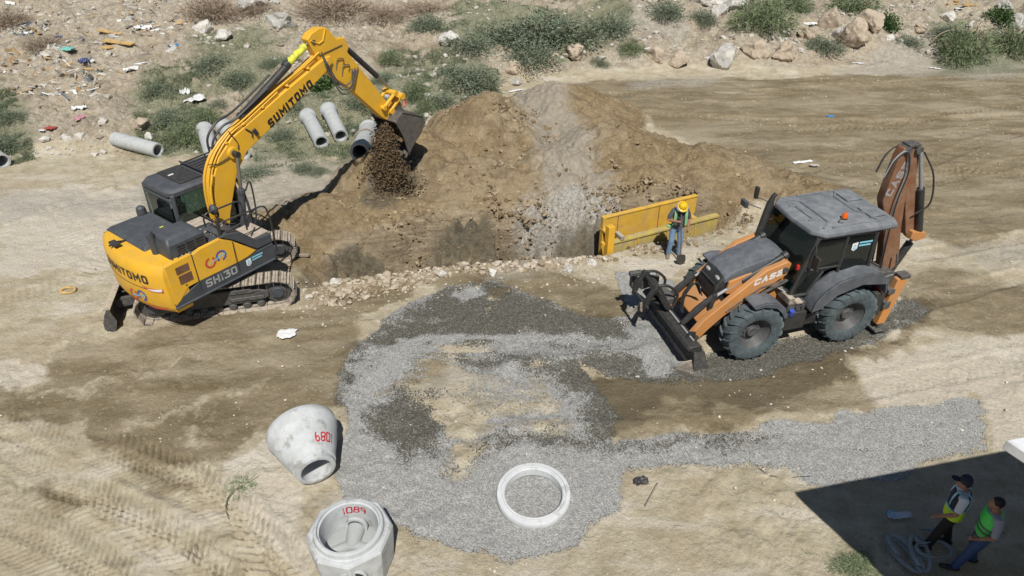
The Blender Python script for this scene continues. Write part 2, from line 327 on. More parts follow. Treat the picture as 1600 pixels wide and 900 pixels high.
# ------------------------------------------------------------------ the ground
P2 = lambda *pts, z=0: [(at(a, b, z).x, at(a, b, z).y) for (a, b) in pts]
def wl(*pts): return P2(*pts)
for off in (0, 1):     # wheel and crawler tracks pressed in the soil
    pass
TRACKS += [(wl((0, 720), (150, 770), (260, 830), (360, 900)), .30, .14, .030, .012, 'v'), (wl((0, 840), (70, 870), (120, 900)), .3, .13, .028, .012, 'v'), (wl((170, 690), (300, 740), (380, 800), (420, 900)), .28, .17, .042, .012, 'v'), (wl((1180, 330), (1350, 285), (1500, 262), (1600, 268)), .28, .24, .04, .03, 'v'), (wl((900, 145), (1100, 152), (1300, 135), (1600, 118)), .3, .26, .035, .04, 's'), (wl((1000, 175), (1200, 190), (1400, 190), (1600, 180)), .3, .26, .03, .05, 's'),
           (wl((0, 690), (100, 745), (200, 800), (330, 900)), .28, .13, .032, .015, 'v'),
           (wl((0, 800), (90, 835), (190, 900)), .28, .13, .032, .015, 'v'),
           (wl((0, 660), (150, 715), (300, 765), (430, 850), (470, 900)), .28, .13, .030, .015, 'v'),
           (wl((30, 770), (130, 790), (260, 850), (330, 900)), .25, .16, .042, .012, 'v'),
           (wl((1230, 200), (1370, 200), (1480, 175), (1600, 165)), .26, .24, .052, .03, 'v'),
           (wl((1170, 260), (1330, 225), (1480, 195), (1600, 190)), .22, .24, .015, .015, 'v'),
           (wl((1440, 260), (1520, 225), (1600, 205)), .26, .24, .052, .03, 'v'),
           (wl((1000, 150), (1150, 165), (1350, 150), (1600, 130)), .3, .24, .015, .02, 'v'),
           (wl((1430, 290), (1600, 250)), .28, .24, .045, .03, 'v'), (wl((1440, 345), (1600, 325)), .3, .22, .015, .02, 's'),
           (wl((1180, 300), (1300, 250), (1420, 240)), .3, .24, .045, .03, 'v'),
           (wl((1430, 400), (1600, 370)), .3, .2, .024, .03, 's'), (wl((1420, 480), (1600, 430)), .3, .2, .024, .03, 's'),
           (wl((1300, 620), (1450, 590), (1600, 560)), .3, .18, .012, .015, 'v'), (wl((1560, 640), (1600, 660), (1700, 740)), .25, .14, .01, .01, 'v'),
           (wl((0, 470), (120, 440), (180, 400)), .28, .17, .015, .015, 's'), (wl((0, 375), (100, 385), (170, 400)), .28, .17, .012, .01, 's'),
           (wl((60, 300), (110, 350), (140, 390)), .25, .2, .012, .01, 's')]
du = .0023
u_f = np.arange(-.86, .8601, du); grow = np.cumsum(np.geomspace(.01, .9, 26)); u_all = np.concatenate([-.86 - grow[::-1], u_f, .86 + grow])
ys = [5.3]
while ys[-1] < 56: ys.append(ys[-1] + .00265 * (ys[-1] * .829 + 5.6))
yo = ys[-1] + np.cumsum(np.geomspace(.3, 120, 26)); yi = ys[0] - np.cumsum(np.geomspace(.08, 30, 22))
y_all = np.concatenate([yi[::-1], ys, yo])
NU, NY = len(u_all), len(y_all)
U, Y = np.meshgrid(u_all, y_all); X = U * (np.clip(Y, 5.3, 400) * .829 + 5.6)
Xf, Yf = X.ravel(), Y.ravel()
Z = base_h(Xf, Yf)
fine = (np.abs(Xf / (np.clip(Yf, 5.3, 400) * .829 + 5.6)) < .87) & (Yf > 5.2) & (Yf < 57)

def sdpoly(x, y, poly):
    P = np.array(poly); inside = np.zeros(x.shape, bool); d2 = np.full(x.shape, 1e18); n = len(P)
    for i in range(n):
        ax, ay = P[i]; bx, by = P[(i + 1) % n]; ex, ey = bx - ax, by - ay; wx, wy = x - ax, y - ay
        t = np.clip((wx * ex + wy * ey) / (ex * ex + ey * ey + 1e-12), 0, 1)
        d2 = np.minimum(d2, (wx - ex * t) ** 2 + (wy - ey * t) ** 2)
        c = (ay > y) != (by > y)
        with np.errstate(divide='ignore', invalid='ignore'):
            c &= x < (bx - ax) * (y - ay) / (by - ay + 1e-30) + ax
        inside ^= c
    d = np.sqrt(d2); return np.where(inside, d, -d)
def mask(polys, soft=.25, warp=.2, seed=0, ws=.9):
    m = np.zeros(Xf.shape, np.float32)
    wx = 2.6 * warp * fbm(Xf, Yf, ws, 6, 60 + seed, .62); wy = 2.6 * warp * fbm(Xf, Yf, ws, 6, 70 + seed, .62)
    for p in polys:
        pa = np.array(p); k = soft * 2 + warp * 3
        bb = (Xf > pa[:, 0].min() - k) & (Xf < pa[:, 0].max() + k) & (Yf > pa[:, 1].min() - k) & (Yf < pa[:, 1].max() + k)
        if not bb.any(): continue
        v = np.clip(.5 + sdpoly(Xf[bb] + wx[bb], Yf[bb] + wy[bb], p) / (2 * soft), 0, 1); m[bb] = np.maximum(m[bb], v)
    return m
mud = mask([P2((-200, 640), (30, 608), (110, 580), (100, 545), (200, 528), (330, 490), (480, 480), (640, 435), (640, 470), (560, 510), (545, 560), (535, 640), (440, 652), (420, 690), (330, 735), (300, 745), (230, 738), (110, 690), (80, 665), (0, 660), (-200, 700)),
            P2((640, 440), (750, 420), (900, 425), (985, 470), (1010, 500), (940, 520), (860, 480)),
            P2((910, 590), (1000, 560), (1340, 540), (1440, 490), (1480, 500), (1330, 560), (1345, 640), (1150, 660), (980, 688), (930, 660)),
            P2((880, 132), (1000, 122), (1180, 124), (1400, 114), (1750, 102), (1750, 350), (1600, 355), (1500, 385), (1430, 370), (1340, 330), (1200, 310), (1150, 260), (980, 170)),
            P2((1410, 430), (1500, 425), (1600, 440), (1750, 430), (1750, 500), (1600, 505), (1500, 520), (1430, 520)),
            P2((455, 345), (600, 380), (950, 330), (960, 400), (640, 430), (480, 470), (450, 430)), P2((620, 560), (700, 570), (690, 600), (600, 590)), 
            P2((20, 770), (70, 760), (150, 800), (90, 810)), P2((170, 690), (260, 740), (330, 790), (250, 790))], .38, .26, 0, .7)
mud = mud * (1 - .8 * mask([P2((190, 582), (260, 570), (330, 558), (330, 568), (260, 580), (200, 592)), P2((30, 620), (110, 600), (190, 592), (190, 600), (90, 620)), P2((200, 655), (300, 630), (380, 610), (430, 595), (430, 605), (330, 640), (200, 670)),
                      P2((290, 675), (330, 665), (330, 690), (290, 690)), P2((380, 700), (420, 660), (440, 690), (400, 715)), P2((90, 672), (140, 660), (130, 690), (95, 690))], .32, .24, 3, 1.4))
hz = heap_h(Xf, Yf)
heap = np.clip((hz + .05 * fbm(Xf, Yf, 2, 3, 8)) / .22, 0, 1)
grey = mask([P2((790, 150), (880, 140), (930, 230), (960, 300), (1120, 330), (1140, 345), (950, 340), (800, 400), (760, 400), (840, 330), (830, 220), z=.8), P2((1480, 385), (1750, 370), (1750, 430), (1530, 410)), P2((200, 300), (330, 240), (470, 240), (560, 260), (440, 340), (250, 330), (0, 345), (0, 300)), P2((390, 240), (500, 250), (560, 270), (440, 345), (400, 300)),
             P2((990, 125), (1120, 122), (1120, 132), (990, 138)), P2((1010, 28), (1070, 45), (1060, 62), (940, 66), (935, 55), z=.6), P2((760, 560), (860, 585), (860, 610), (650, 600)), P2((1440, 60), (1600, 85), (1600, 110), (1300, 100), z=.4)], .6, .3, 5)
rub = sst(-.5, 1.2, Yf - yb(Xf) - .9 * fbm(Xf, Yf, .3, 3, 11))
veg = mask([P2((700, 20), (980, 30), (985, 60), (930, 85), (850, 95), (790, 80), (720, 80), z=.5), P2((690, 90), (770, 110), (775, 160), (700, 160), z=.4), P2((390, 190), (440, 170), (560, 150), (640, 140), (660, 180), (640, 215), (560, 260), (450, 250), (400, 250)),
            P2((230, 150), (300, 120), (330, 180), (330, 240), (230, 245), (215, 215)), P2((-20, 150), (30, 160), (50, 240), (-20, 260)), P2((300, 80), (420, 70), (440, 150), (330, 170)), P2((1150, 20), (1250, 5), (1260, 30), (1200, 55), (1150, 55), z=.6), P2((1460, 30), (1600, 50), (1600, 90), (1480, 95), z=.6),
            P2((600, 110), (690, 120), (700, 170), (610, 170)), P2((1340, 870), (1360, 880), (1365, 900), (1320, 900))], .9, .5, 7)
GP = P2((690, 452), (770, 438), (870, 478), (950, 502), (985, 490), (960, 425), (1050, 440), (1100, 560), (1320, 505), (1420, 465), (1450, 490), (1340, 550), (1180, 590), (1060, 600), (950, 590), (900, 560), (960, 640), (950, 690), (1100, 680), (1250, 660), (1400, 635), (1537, 620), (1537, 702), (1400, 745), (1270, 765), (1235, 730), (1100, 728), (985, 735), (950, 800), (900, 852), (830, 875), (770, 868), (715, 848), (640, 830), (590, 815), (548, 780), (532, 700), (528, 620), (545, 555), (600, 500))
HOLE = [P2((600, 620), (640, 570), (690, 542), (790, 548), (860, 570), (885, 640), (880, 680), (770, 672), (748, 700), (725, 745), (706, 752), (712, 700), (700, 660), (640, 625), (600, 660)), P2((770, 450), (790, 445), (770, 490), (750, 500))]
grav = mask([GP], .10, .13, 9, 1.3)
hole = mask(HOLE, .25, .25, 11, 1.1)
grav = np.clip(grav - hole * (.72 + .9 * fbm(Xf * .7, Yf * 1.5, 1.0, 4, 77)) , 0, 1)
streak = sst(.1, .4, fbm(Xf * .5, Yf * 2.2, .9, 4, 90)) * hole
grav = np.clip(grav + .8 * streak, 0, 1)
WETP = [P2((880, 585), (1010, 580), (1340, 545), (1345, 590), (1200, 630), (1000, 650), (930, 660)), P2((630, 600), (700, 600), (720, 650), (690, 690), (600, 700), (590, 650)), P2((545, 560), (600, 500), (700, 450), (770, 438), (870, 478), (1000, 500), (985, 530), (960, 545), (850, 530), (700, 528), (610, 540), (560, 610), (532, 660), (530, 600)), P2((1060, 560), (1320, 500), (1450, 460), (1460, 490), (1340, 560), (1180, 595), (1060, 605)),
            P2((860, 555), (980, 560), (960, 600), (960, 690), (900, 680), (890, 620), (880, 580)), P2((600, 640), (660, 615), (720, 640), (700, 700), (640, 720), (600, 680)), P2((740, 700), (770, 675), (890, 678), (960, 690), (1200, 672), (1150, 690), (900, 700), (780, 690), (720, 745)),
            P2((870, 560), (1000, 555), (1040, 590), (900, 600)), P2((640, 560), (700, 540), (780, 550), (900, 560), (900, 585), (780, 570))]
wet = mask(WETP, .4, .3, 13, 1.2)
dryp = mask([P2((700, 460), (745, 448), (765, 454), (715, 474)), P2((545, 575), (600, 545), (650, 540), (640, 565), (600, 600), (560, 640)), P2((620, 530), (730, 521), (850, 522), (985, 536), (985, 545), (850, 532), (730, 531), (640, 542)), P2((1000, 500), (1040, 510), (1060, 540), (1050, 590), (1015, 585), (1000, 560), (1000, 530))], .10, .10, 15, 1.6)
dryp = np.maximum(dryp, .55 * sst(.05, .3, fbm(Xf * .8 + Yf * .6, Yf * 1.6 - Xf * .5, 1.1, 4, 91)) * mask([P2((545, 560), (620, 505), (700, 500), (680, 540), (600, 600), (550, 640))], .2, .2, 92))
wet = np.clip(wet - .85 * dryp, 0, 1)
pale = mask([P2((440, 512), (462, 515), (462, 533), (438, 530)), P2((0, 300), (220, 290), (220, 400), (140, 420), (0, 430)), P2((-50, 560), (60, 560), (110, 590), (20, 620), (-50, 640)), P2((780, 390), (900, 330), (950, 330), (945, 350), (880, 365), (820, 400), z=.1), P2((1330, 560), (1600, 520), (1750, 520), (1750, 700), (1560, 700), (1535, 620), (1340, 640)),
             P2((960, 400), (1060, 400), (1090, 400), (1060, 440), (980, 430)), P2((350, 720), (430, 700), (500, 760), (470, 900), (400, 830))], .3, .3, 17)
yn_ = np.interp(Xf, TX, TN); tt_ = (Yf - yn_) / np.interp(Xf, TX, TW)
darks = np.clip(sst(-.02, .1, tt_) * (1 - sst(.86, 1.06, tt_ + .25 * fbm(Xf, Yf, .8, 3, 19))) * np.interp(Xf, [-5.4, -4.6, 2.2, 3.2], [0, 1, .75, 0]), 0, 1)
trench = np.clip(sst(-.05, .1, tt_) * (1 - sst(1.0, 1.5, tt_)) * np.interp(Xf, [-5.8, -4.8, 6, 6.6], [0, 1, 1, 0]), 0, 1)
smear = np.clip(sst(.55, .75, tt_) * (1 - sst(1.25, 1.75, tt_ + .35 * fbm(Xf, Yf, .9, 4, 25))) * np.interp(Xf, [-.6, .6, 2.9, 3.6], [0, 1, 1, 0]), 0, 1)
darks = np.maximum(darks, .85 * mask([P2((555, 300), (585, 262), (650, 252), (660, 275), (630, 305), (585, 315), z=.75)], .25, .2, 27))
heap_soft = mask([P2((440, 345), (600, 250), (760, 200), (900, 210), (1160, 290), (1180, 335), (960, 345), (800, 385), (600, 400), (480, 430), (440, 400))], .3, .2, 21)
# fine relief
fx = fine
xz, yz = Xf[fx], Yf[fx]
g = grav[fx] * (1 - .6 * hole[fx])
rr_ = rub[fx]; hp = heap[fx]; mm = mud[fx]
near = 1 - rr_
Zf = np.zeros_like(xz)
Zf += near * (.02 + .05 * (1 - mm) * sst(-.2, .3, fbm(xz, yz, .5, 2, 101)) + .03 * hp) * fbm(xz, yz, 3.0, 4, 102, .6)
Zf += g * .012 * fbm(xz, yz, 9, 3, 103, .8)
Zf += rr_ * (.17 * fbm(xz, yz, 1.8, 5, 104, .68) + .10 * sst(.1, .3, fbm(xz, yz, 2.6, 3, 110)))
lum = fbm(xz, yz, 1.4, 4, 105)
Zf += hp * (.22 * np.abs(fbm(xz, yz, 1.3, 5, 106, .62)) - .10 * sst(.86, .97, 1 - np.abs(fbm(xz, yz, .9, 4, 116))) + .10 * sst(.02, .3, lum) + .05 * fbm(xz, yz, 6, 3, 109, .7))
tr_ = trench[fx]
Zf += tr_ * (.26 * fbm(xz, yz, 1.6, 5, 111, .65) - .22 * sst(.8, .97, 1 - np.abs(fbm(xz * .6, yz * 1.6, 1.3, 3, 115))) - .16 * sst(.62, .9, 1 - np.abs(fbm(xz, yz, 1.1, 3, 112)) * 3) )
# wet road: long shallow ruts along the direction of travel
cr = yz - .18 * xz
Zf += mm * near * (1 - hp) * (.010 * np.sin(cr * 4.2 + 3.2 * fbm(xz, yz, .35, 3, 108)) + .035 * fbm(xz * .5, cr * 2.2, .8, 4, 113)) 
th = tracks_h(xz, yz) * (1 - np.clip(g * 1.2, 0, 1)) * (1 - hp)
Zf += th
Z[fx] += Zf
me = bpy.data.meshes.new('ground')
NV = len(Xf); me.vertices.add(NV); co = np.empty((NV, 3), np.float32); co[:, 0] = Xf; co[:, 1] = Yf; co[:, 2] = Z; me.vertices.foreach_set('co', co.ravel())
I = np.arange(NV).reshape(NY, NU); q = np.stack([I[:-1, :-1], I[:-1, 1:], I[1:, 1:], I[1:, :-1]], -1).reshape(-1, 4)
me.loops.add(q.size); me.loops.foreach_set('vertex_index', q.ravel().astype(np.int32)); me.polygons.add(len(q))
me.polygons.foreach_set('loop_start', np.arange(0, q.size, 4, dtype=np.int32)); me.polygons.foreach_set('use_smooth', np.ones(len(q), bool)); me.update(calc_edges=True)
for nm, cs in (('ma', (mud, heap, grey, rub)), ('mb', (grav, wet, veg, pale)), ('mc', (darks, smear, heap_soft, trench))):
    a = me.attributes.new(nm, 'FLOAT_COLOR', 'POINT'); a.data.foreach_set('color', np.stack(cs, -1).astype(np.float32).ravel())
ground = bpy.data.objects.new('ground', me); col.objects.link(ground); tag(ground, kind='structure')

def ground_material():
    m = bpy.data.materials.new('site_ground'); m.use_nodes = True; t = m.node_tree; b = t.nodes['Principled BSDF']; L = t.links.new
    geo = nd(t, 'ShaderNodeNewGeometry'); pos = geo.outputs['Position']
    def noise(sc, det=6, ro=.6, scale=None):
        n = nd(t, 'ShaderNodeTexNoise'); n.inputs['Scale'].default_value = sc; n.inputs['Detail'].default_value = det; n.inputs['Roughness'].default_value = ro
        if scale:
            mp = nd(t, 'ShaderNodeMapping'); mp.inputs['Scale'].default_value = scale; mp.inputs['Rotation'].default_value = (0, 0, R(-10)); L(pos, mp.inputs[0]); L(mp.outputs[0], n.inputs['Vector'])
        else: L(pos, n.inputs['Vector'])
        return n.outputs[0]
    def rng(v, a, b_, c=0, d=1, sm=False):
        r = nd(t, 'ShaderNodeMapRange'); r.interpolation_type = 'SMOOTHSTEP' if sm else 'LINEAR'
        L(v, r.inputs[0]); r.inputs[1].default_value = a; r.inputs[2].default_value = b_; r.inputs[3].default_value = c; r.inputs[4].default_value = d; return r.outputs[0]
    def mix(f, a, c, bt='MIX'):
        x = nd(t, 'ShaderNodeMix', data_type='RGBA', blend_type=bt)
        if isinstance(f, float): x.inputs[0].default_value = f
        else: L(f, x.inputs[0])
        for s_, v in ((6, a), (7, c)):
            if isinstance(v, tuple): x.inputs[s_].default_value = (*v, 1)
            else: L(v, x.inputs[s_])
        return x.outputs[2]
    def math_(op, a, c, cl=False):
        x = nd(t, 'ShaderNodeMath', operation=op, use_clamp=cl)
        for s_, v in ((0, a), (1, c)):
            if isinstance(v, (int, float)): x.inputs[s_].default_value = v
            else: L(v, x.inputs[s_])
        return x.outputs[0]
    def edge(mk, nz, amp, a=.38, b_=.62):
        return rng(math_('ADD', mk, math_('MULTIPLY', math_('SUBTRACT', nz, .5), amp)), a, b_, sm=True)
    def att(n):
        a = nd(t, 'ShaderNodeAttribute'); a.attribute_name = n; s_ = nd(t, 'ShaderNodeSeparateColor'); L(a.outputs['Color'], s_.inputs[0]); return s_.outputs[0], s_.outputs[1], s_.outputs[2], a.outputs['Alpha']
    mud, heap, grey, rub = att('ma'); grav, wet, veg, pale = att('mb'); dark, holem, hsoft, trn = att('mc')
    n_big = noise(.5, 8, .6); n_mid = noise(2.2, 9, .65); n_fine = noise(14, 8, .7); n_grain = noise(70, 4, .7); n_st = noise(1.0, 9, .65, (.6, 1.7, 1)); n_pt = noise(5.5, 10, .72)
    c = mix(rng(n_mid, .35, .65), (.38, .325, .225), (.53, .475, .355))
    c = mix(rng(n_st, .5, .68), c, (.60, .55, .46))
    c = mix(math_('MULTIPLY', rng(n_big, .5, .62), .45), c, (.41, .335, .225))
    c = mix(math_('MULTIPLY', edge(pale, n_pt, .8), .6), c, (.62, .57, .49))
    c_r = mix(rng(n_pt, .38, .62), (.29, .245, .18), (.49, .44, .355))
    c_r = mix(math_('MULTIPLY', rng(n_fine, .55, .68), .6), c_r, (.60, .56, .50))
    c_r = mix(math_('MULTIPLY', rng(n_big, .48, .6), .4), c_r, (.40, .32, .22))
    c_r = mix(math_('MULTIPLY', rng(noise(.8, 9, .72), .52, .6), .5), c_r, (.20, .165, .12))  # dark brown patches paint in the relief shading missing on the slope
    c = mix(edge(rub, n_pt, .6), c, c_r)
    c_m = mix(rng(n_st, .36, .64), (.185, .148, .085), (.315, .262, .175))
    c_m = mix(math_('MULTIPLY', rng(n_mid, .55, .7), .65), c_m, (.40, .34, .24))
    c_m = mix(math_('MULTIPLY', rng(n_pt, .57, .66), .5), c_m, (.46, .40, .31))
    c_m = mix(math_('MULTIPLY', rng(noise(.33, 9, .68, (.5, 1.6, 1)), .50, .60), .55), c_m, (.42, .365, .27))
    c_m = mix(math_('MULTIPLY', rng(noise(.6, 9, .7, (.4, 1.5, 1)), .54, .62), .6), c_m, (.16, .125, .075))
    c_m = mix(math_('MULTIPLY', edge(wet, n_pt, .9, .3, .7), .7), c_m, (.105, .085, .052))
    mudf = edge(mud, math_('ADD', math_('MULTIPLY', n_pt, .6), math_('MULTIPLY', n_st, .4)), 1.15, .3, .66); c = mix(mudf, c, c_m)
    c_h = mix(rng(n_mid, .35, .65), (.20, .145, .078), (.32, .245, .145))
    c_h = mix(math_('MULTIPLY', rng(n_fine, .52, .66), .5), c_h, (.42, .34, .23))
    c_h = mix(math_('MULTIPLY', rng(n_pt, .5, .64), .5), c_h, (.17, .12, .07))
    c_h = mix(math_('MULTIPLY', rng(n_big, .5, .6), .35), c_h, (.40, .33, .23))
    c_h = mix(math_('MULTIPLY', rng(noise(.9, 9, .72), .5, .62), .55), c_h, (.15, .108, .06))  # darker patches put crevice shade into the heap colour
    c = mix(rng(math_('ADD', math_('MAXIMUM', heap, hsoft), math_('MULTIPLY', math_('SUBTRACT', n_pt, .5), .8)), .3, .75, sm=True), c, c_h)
    c_g = mix(rng(n_pt, .38, .62), (.30, .275, .235), (.44, .415, .365))
    c = mix(math_('MULTIPLY', edge(grey, n_pt, 1.3, .2, .85), .62), c, c_g)
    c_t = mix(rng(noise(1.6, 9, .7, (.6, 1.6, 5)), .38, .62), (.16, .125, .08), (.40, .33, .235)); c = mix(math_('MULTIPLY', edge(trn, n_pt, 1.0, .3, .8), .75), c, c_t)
    c = mix(math_('MULTIPLY', edge(holem, math_('ADD', math_('MULTIPLY', n_pt, .6), math_('MULTIPLY', n_st, .4)), 1.4, .3, .8), .7), c, mix(rng(n_fine, .40, .6), (.25, .235, .20), (.50, .49, .47)))
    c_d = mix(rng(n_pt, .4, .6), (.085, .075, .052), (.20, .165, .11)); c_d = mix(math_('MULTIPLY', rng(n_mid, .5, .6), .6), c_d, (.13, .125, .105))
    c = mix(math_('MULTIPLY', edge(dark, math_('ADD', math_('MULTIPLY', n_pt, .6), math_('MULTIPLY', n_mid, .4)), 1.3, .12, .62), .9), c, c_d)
    c_v = mix(rng(n_fine, .4, .6), (.10, .125, .065), (.24, .245, .16))
    c = mix(math_('MULTIPLY', edge(veg, n_pt, 1.7, .25, .7), .72), c, c_v)
    # gravel
    vo = nd(t, 'ShaderNodeTexVoronoi'); vo.inputs['Scale'].default_value = 42; L(pos, vo.inputs['Vector'])
    sp = nd(t, 'ShaderNodeSeparateColor'); L(vo.outputs['Color'], sp.inputs[0])
    gw = mix(math_('POWER', sp.outputs[0], 1.3), (.28, .28, .27), (.49, .49, .475))
    gd = mix(math_('POWER', sp.outputs[0], 2.5), (.085, .08, .062), (.24, .235, .21))
    wf = edge(wet, math_('ADD', math_('MULTIPLY', n_pt, .6), math_('MULTIPLY', sp.outputs[1], .4)), 1.25, .30, .70)
    gc = mix(wf, gw, gd)
    gc = mix(rng(vo.outputs['Distance'], .3, .8, 0, .35), gc, (.08, .075, .07))
    gsum = math_('ADD', math_('MULTIPLY', sp.outputs[2], .62), math_('MULTIPLY', n_pt, .38))
    gf = edge(grav, gsum, .8, .47, .53); c = mix(gf, c, gc)
    sl = rng(n_fine, .3, .7, .86, 1.14); c = mix(1.0, c, sl, 'MULTIPLY')
    gr = rng(n_grain, .3, .7, .86, 1.14); c = mix(1.0, c, gr, 'MULTIPLY')
    # pebbles and crumbs
    v2 = nd(t, 'ShaderNodeTexVoronoi'); v2.inputs['Scale'].default_value = 9; L(pos, v2.inputs['Vector'])
    s2 = nd(t, 'ShaderNodeSeparateColor'); L(v2.outputs['Color'], s2.inputs[0])
    pk = math_('MULTIPLY', rng(v2.outputs['Distance'], .16, .12), rng(s2.outputs[0], .86, .9)); pk = math_('MULTIPLY', pk, math_('SUBTRACT', 1.0, gf))
    c = mix(pk, c, (.62, .59, .52))
    L(c, b.inputs['Base Color'])
    ro = math_('SUBTRACT', .95, math_('MULTIPLY', mudf, .12)); L(ro, b.inputs['Roughness']); b.inputs['Specular IOR Level'].default_value = .22
    hgt = math_('ADD', math_('MULTIPLY', n_fine, .045), math_('MULTIPLY', n_pt, .08)); hgt = math_('ADD', hgt, math_('MULTIPLY', n_grain, .004))
    hgt = math_('ADD', hgt, math_('MULTIPLY', pk, .03))
    hg = math_('MULTIPLY', math_('SUBTRACT', .6, vo.outputs['Distance']), .016)
    hh = nd(t, 'ShaderNodeMix', data_type='FLOAT'); L(gf, hh.inputs[0]); L(hgt, hh.inputs[2]); L(hg, hh.inputs[3])
    bp = nd(t, 'ShaderNodeBump'); bp.inputs['Strength'].default_value = .85; bp.inputs['Distance'].default_value = 1.0; L(hh.outputs[0], bp.inputs['Height']); L(bp.outputs[0], b.inputs['Normal'])
    return m
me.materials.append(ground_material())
# ------------------------------------------------------------------ tracked excavator
def gear_logo(fn, mat_a, mat_b, parent, X, s=1.0):
    """two overlapping toothed rings with small strokes between them; fn maps (u, v) on the panel"""
    def ring(cx, cy, r, mat, name):
        m = MB(X); n = 28; V = []; F = []
        for k in range(n * 2):
            a = math.pi * k / n; ro = r * (1.16 if (k // 2) % 2 else 1.0)
            V += [fn(cx + r * .72 * math.cos(a), cy + r * .72 * math.sin(a), 0), fn(cx + ro * math.cos(a), cy + ro * math.sin(a), 0)]
        for k in range(n * 2):
            if (8 < k < 15 and name == 'red_gear_sticker') or (36 < k < 43 and name != 'red_gear_sticker'): continue
            a = 2 * k; b = 2 * ((k + 1) % (2 * n)); F.append((a, a + 1, b + 1, b))
        m.add(V, F); m.build(name, mat, parent, fix=False)
    ring(-.15 * s, -.01 * s, .125 * s, mat_a, 'red_gear_sticker'); ring(.13 * s, .04 * s, .125 * s, mat_b, 'blue_gear_sticker')
    m = MB(X)
    for i in range(9):
        u = (-.2 + .05 * i) * s; v = (-.03 + .011 * i) * s
        m.add([fn(u, v - .028 * s, .002), fn(u + .03 * s, v - .02 * s, .002), fn(u + .03 * s, v + .03 * s, .002), fn(u, v + .022 * s, .002)], [(0, 1, 2, 3)])
    m.build('sticker_strokes', LBL, parent, fix=False)

EXC = empty('excavator', (-7.38, 14.86, gz(-7.38, 14.86) - .03), R(14.1), 'yellow tracked excavator with black cab and raised boom tipping soil from its bucket', 'excavator')
UX = Matrix.Rotation(R(53 - 14.1), 4, 'Z')
def crawler(y):
    yc = 1.045 * y; Wt = .5
    # loop outline in XZ: idler front, sprocket rear
    r = .37; xa, xb = 1.42, -1.42; zc = .40; path = []
    n = 22
    def arc(cx, a0, a1, k):
        return [(cx + r * math.cos(a0 + (a1 - a0) * i / k), zc + r * math.sin(a0 + (a1 - a0) * i / k)) for i in range(k + 1)]
    loop = arc(xa, math.pi / 2, -math.pi / 2, 10) + arc(xb, -math.pi / 2, -3 * math.pi / 2, 10)
    pts = []
    for a, b in zip(loop, loop[1:] + loop[:1]):
        l = math.hypot(b[0] - a[0], b[1] - a[1]); k = max(1, round(l / .02))
        pts += [(a[0] + (b[0] - a[0]) * i / k, a[1] + (b[1] - a[1]) * i / k) for i in range(k)]
    S = [0]
    for a, b in zip(pts, pts[1:] + pts[:1]): S.append(S[-1] + math.hypot(b[0] - a[0], b[1] - a[1]))
    N = 46; m = MB()
    for q_ in range(N):
        s = S[-1] * q_ / N; i = max(k for k in range(len(pts)) if S[k] <= s); a = pts[i]; b = pts[(i + 1) % len(pts)]
        d = Vector((b[0] - a[0], b[1] - a[1])).normalized(); nrm = Vector((-d.y, d.x)); 
        if nrm.dot(Vector((a[0], a[1] - zc))) < 0 and abs(a[0]) > 1.42: nrm = -nrm
        if abs(a[0]) <= 1.42: nrm = Vector((0, 1 if a[1] > zc else -1))
        sag = 0
        def pnt(t, h): return (a[0] + d.x * t + nrm.x * h, a[1] + d.y * t + nrm.y * h)
        p = S[-1] / N * .47
        m.prism([pnt(-p, 0), pnt(-p, .025), pnt(-p * .86, .055), pnt(-p * .7, .025), pnt(-p * .1, .025), pnt(0, .05), pnt(p * .14, .025), pnt(p * .62, .025), pnt(p * .78, .05), pnt(p, .025), pnt(p, 0)], yc - Wt / 2, yc + Wt / 2)
        m.prism([pnt(-p, -.05), pnt(-p, 0), pnt(p, 0), pnt(p, -.05)], yc - .09, yc + .09)
    t = m.build('crawler_track', TRK, EXC)
    f = MB(); f.prism([(-1.25, .22), (-1.25, .52), (1.0, .56), (1.2, .45), (1.2, .33), (1.0, .22)], yc - .13, yc + .13)
    f.prism([(-.9, .5), (-.8, .62), (.8, .62), (.9, .5)], yc - .16, yc + .16); f.bb(.3, 1.1, yc + y * .13, yc + y * .17, .3, .4); f.build('track_frame', BLD, t, .015)
    for xx in (-1.42, 1.42):
        g = MB(); M = Matrix.Translation((xx, yc, zc)) @ Matrix.Rotation(R(90), 4, 'X')
        g.lathe([(.0, -.11), (.2, -.11), (.22, -.07), (.31, -.06), (.31, .06), (.22, .07), (.2, .11), (0, .11)], 24, M)
        g.build('idler_wheel' if xx > 0 else 'drive_sprocket', BLD, t, .008)
        g2 = MB(); g2.lathe([(0, -.16), (.13, -.16), (.15, -.13), (.15, .13), (.13, .16), (0, .16)], 20, M); g2.build('hub', DGR, t, .006)
    for k in range(7):
        g = MB(); xx = -1.0 + .33 * k; g.lathe([(0, -.14), (.06, -.14), (.1, -.1), (.1, .1), (.06, .14), (0, .14)], 14, Matrix.Translation((xx, yc, .14)) @ Matrix.Rotation(R(90), 4, 'X')); g.build('track_roller', BLD, t)
for y in (-1, 1): crawler(y)
m = MB(); m.bb(-.75, .75, -.8, .8, .36, .62); m.prism([(-.6, .3), (.6, .3), (.9, .55), (-.9, .55)], -.5, .5); m.cyl((0, 0, .55), (0, 0, .9), .52, n=28); m.bb(-1.0, -.7, -.9, .9, .3, .5); m.build('undercarriage', BLD, EXC, .02)
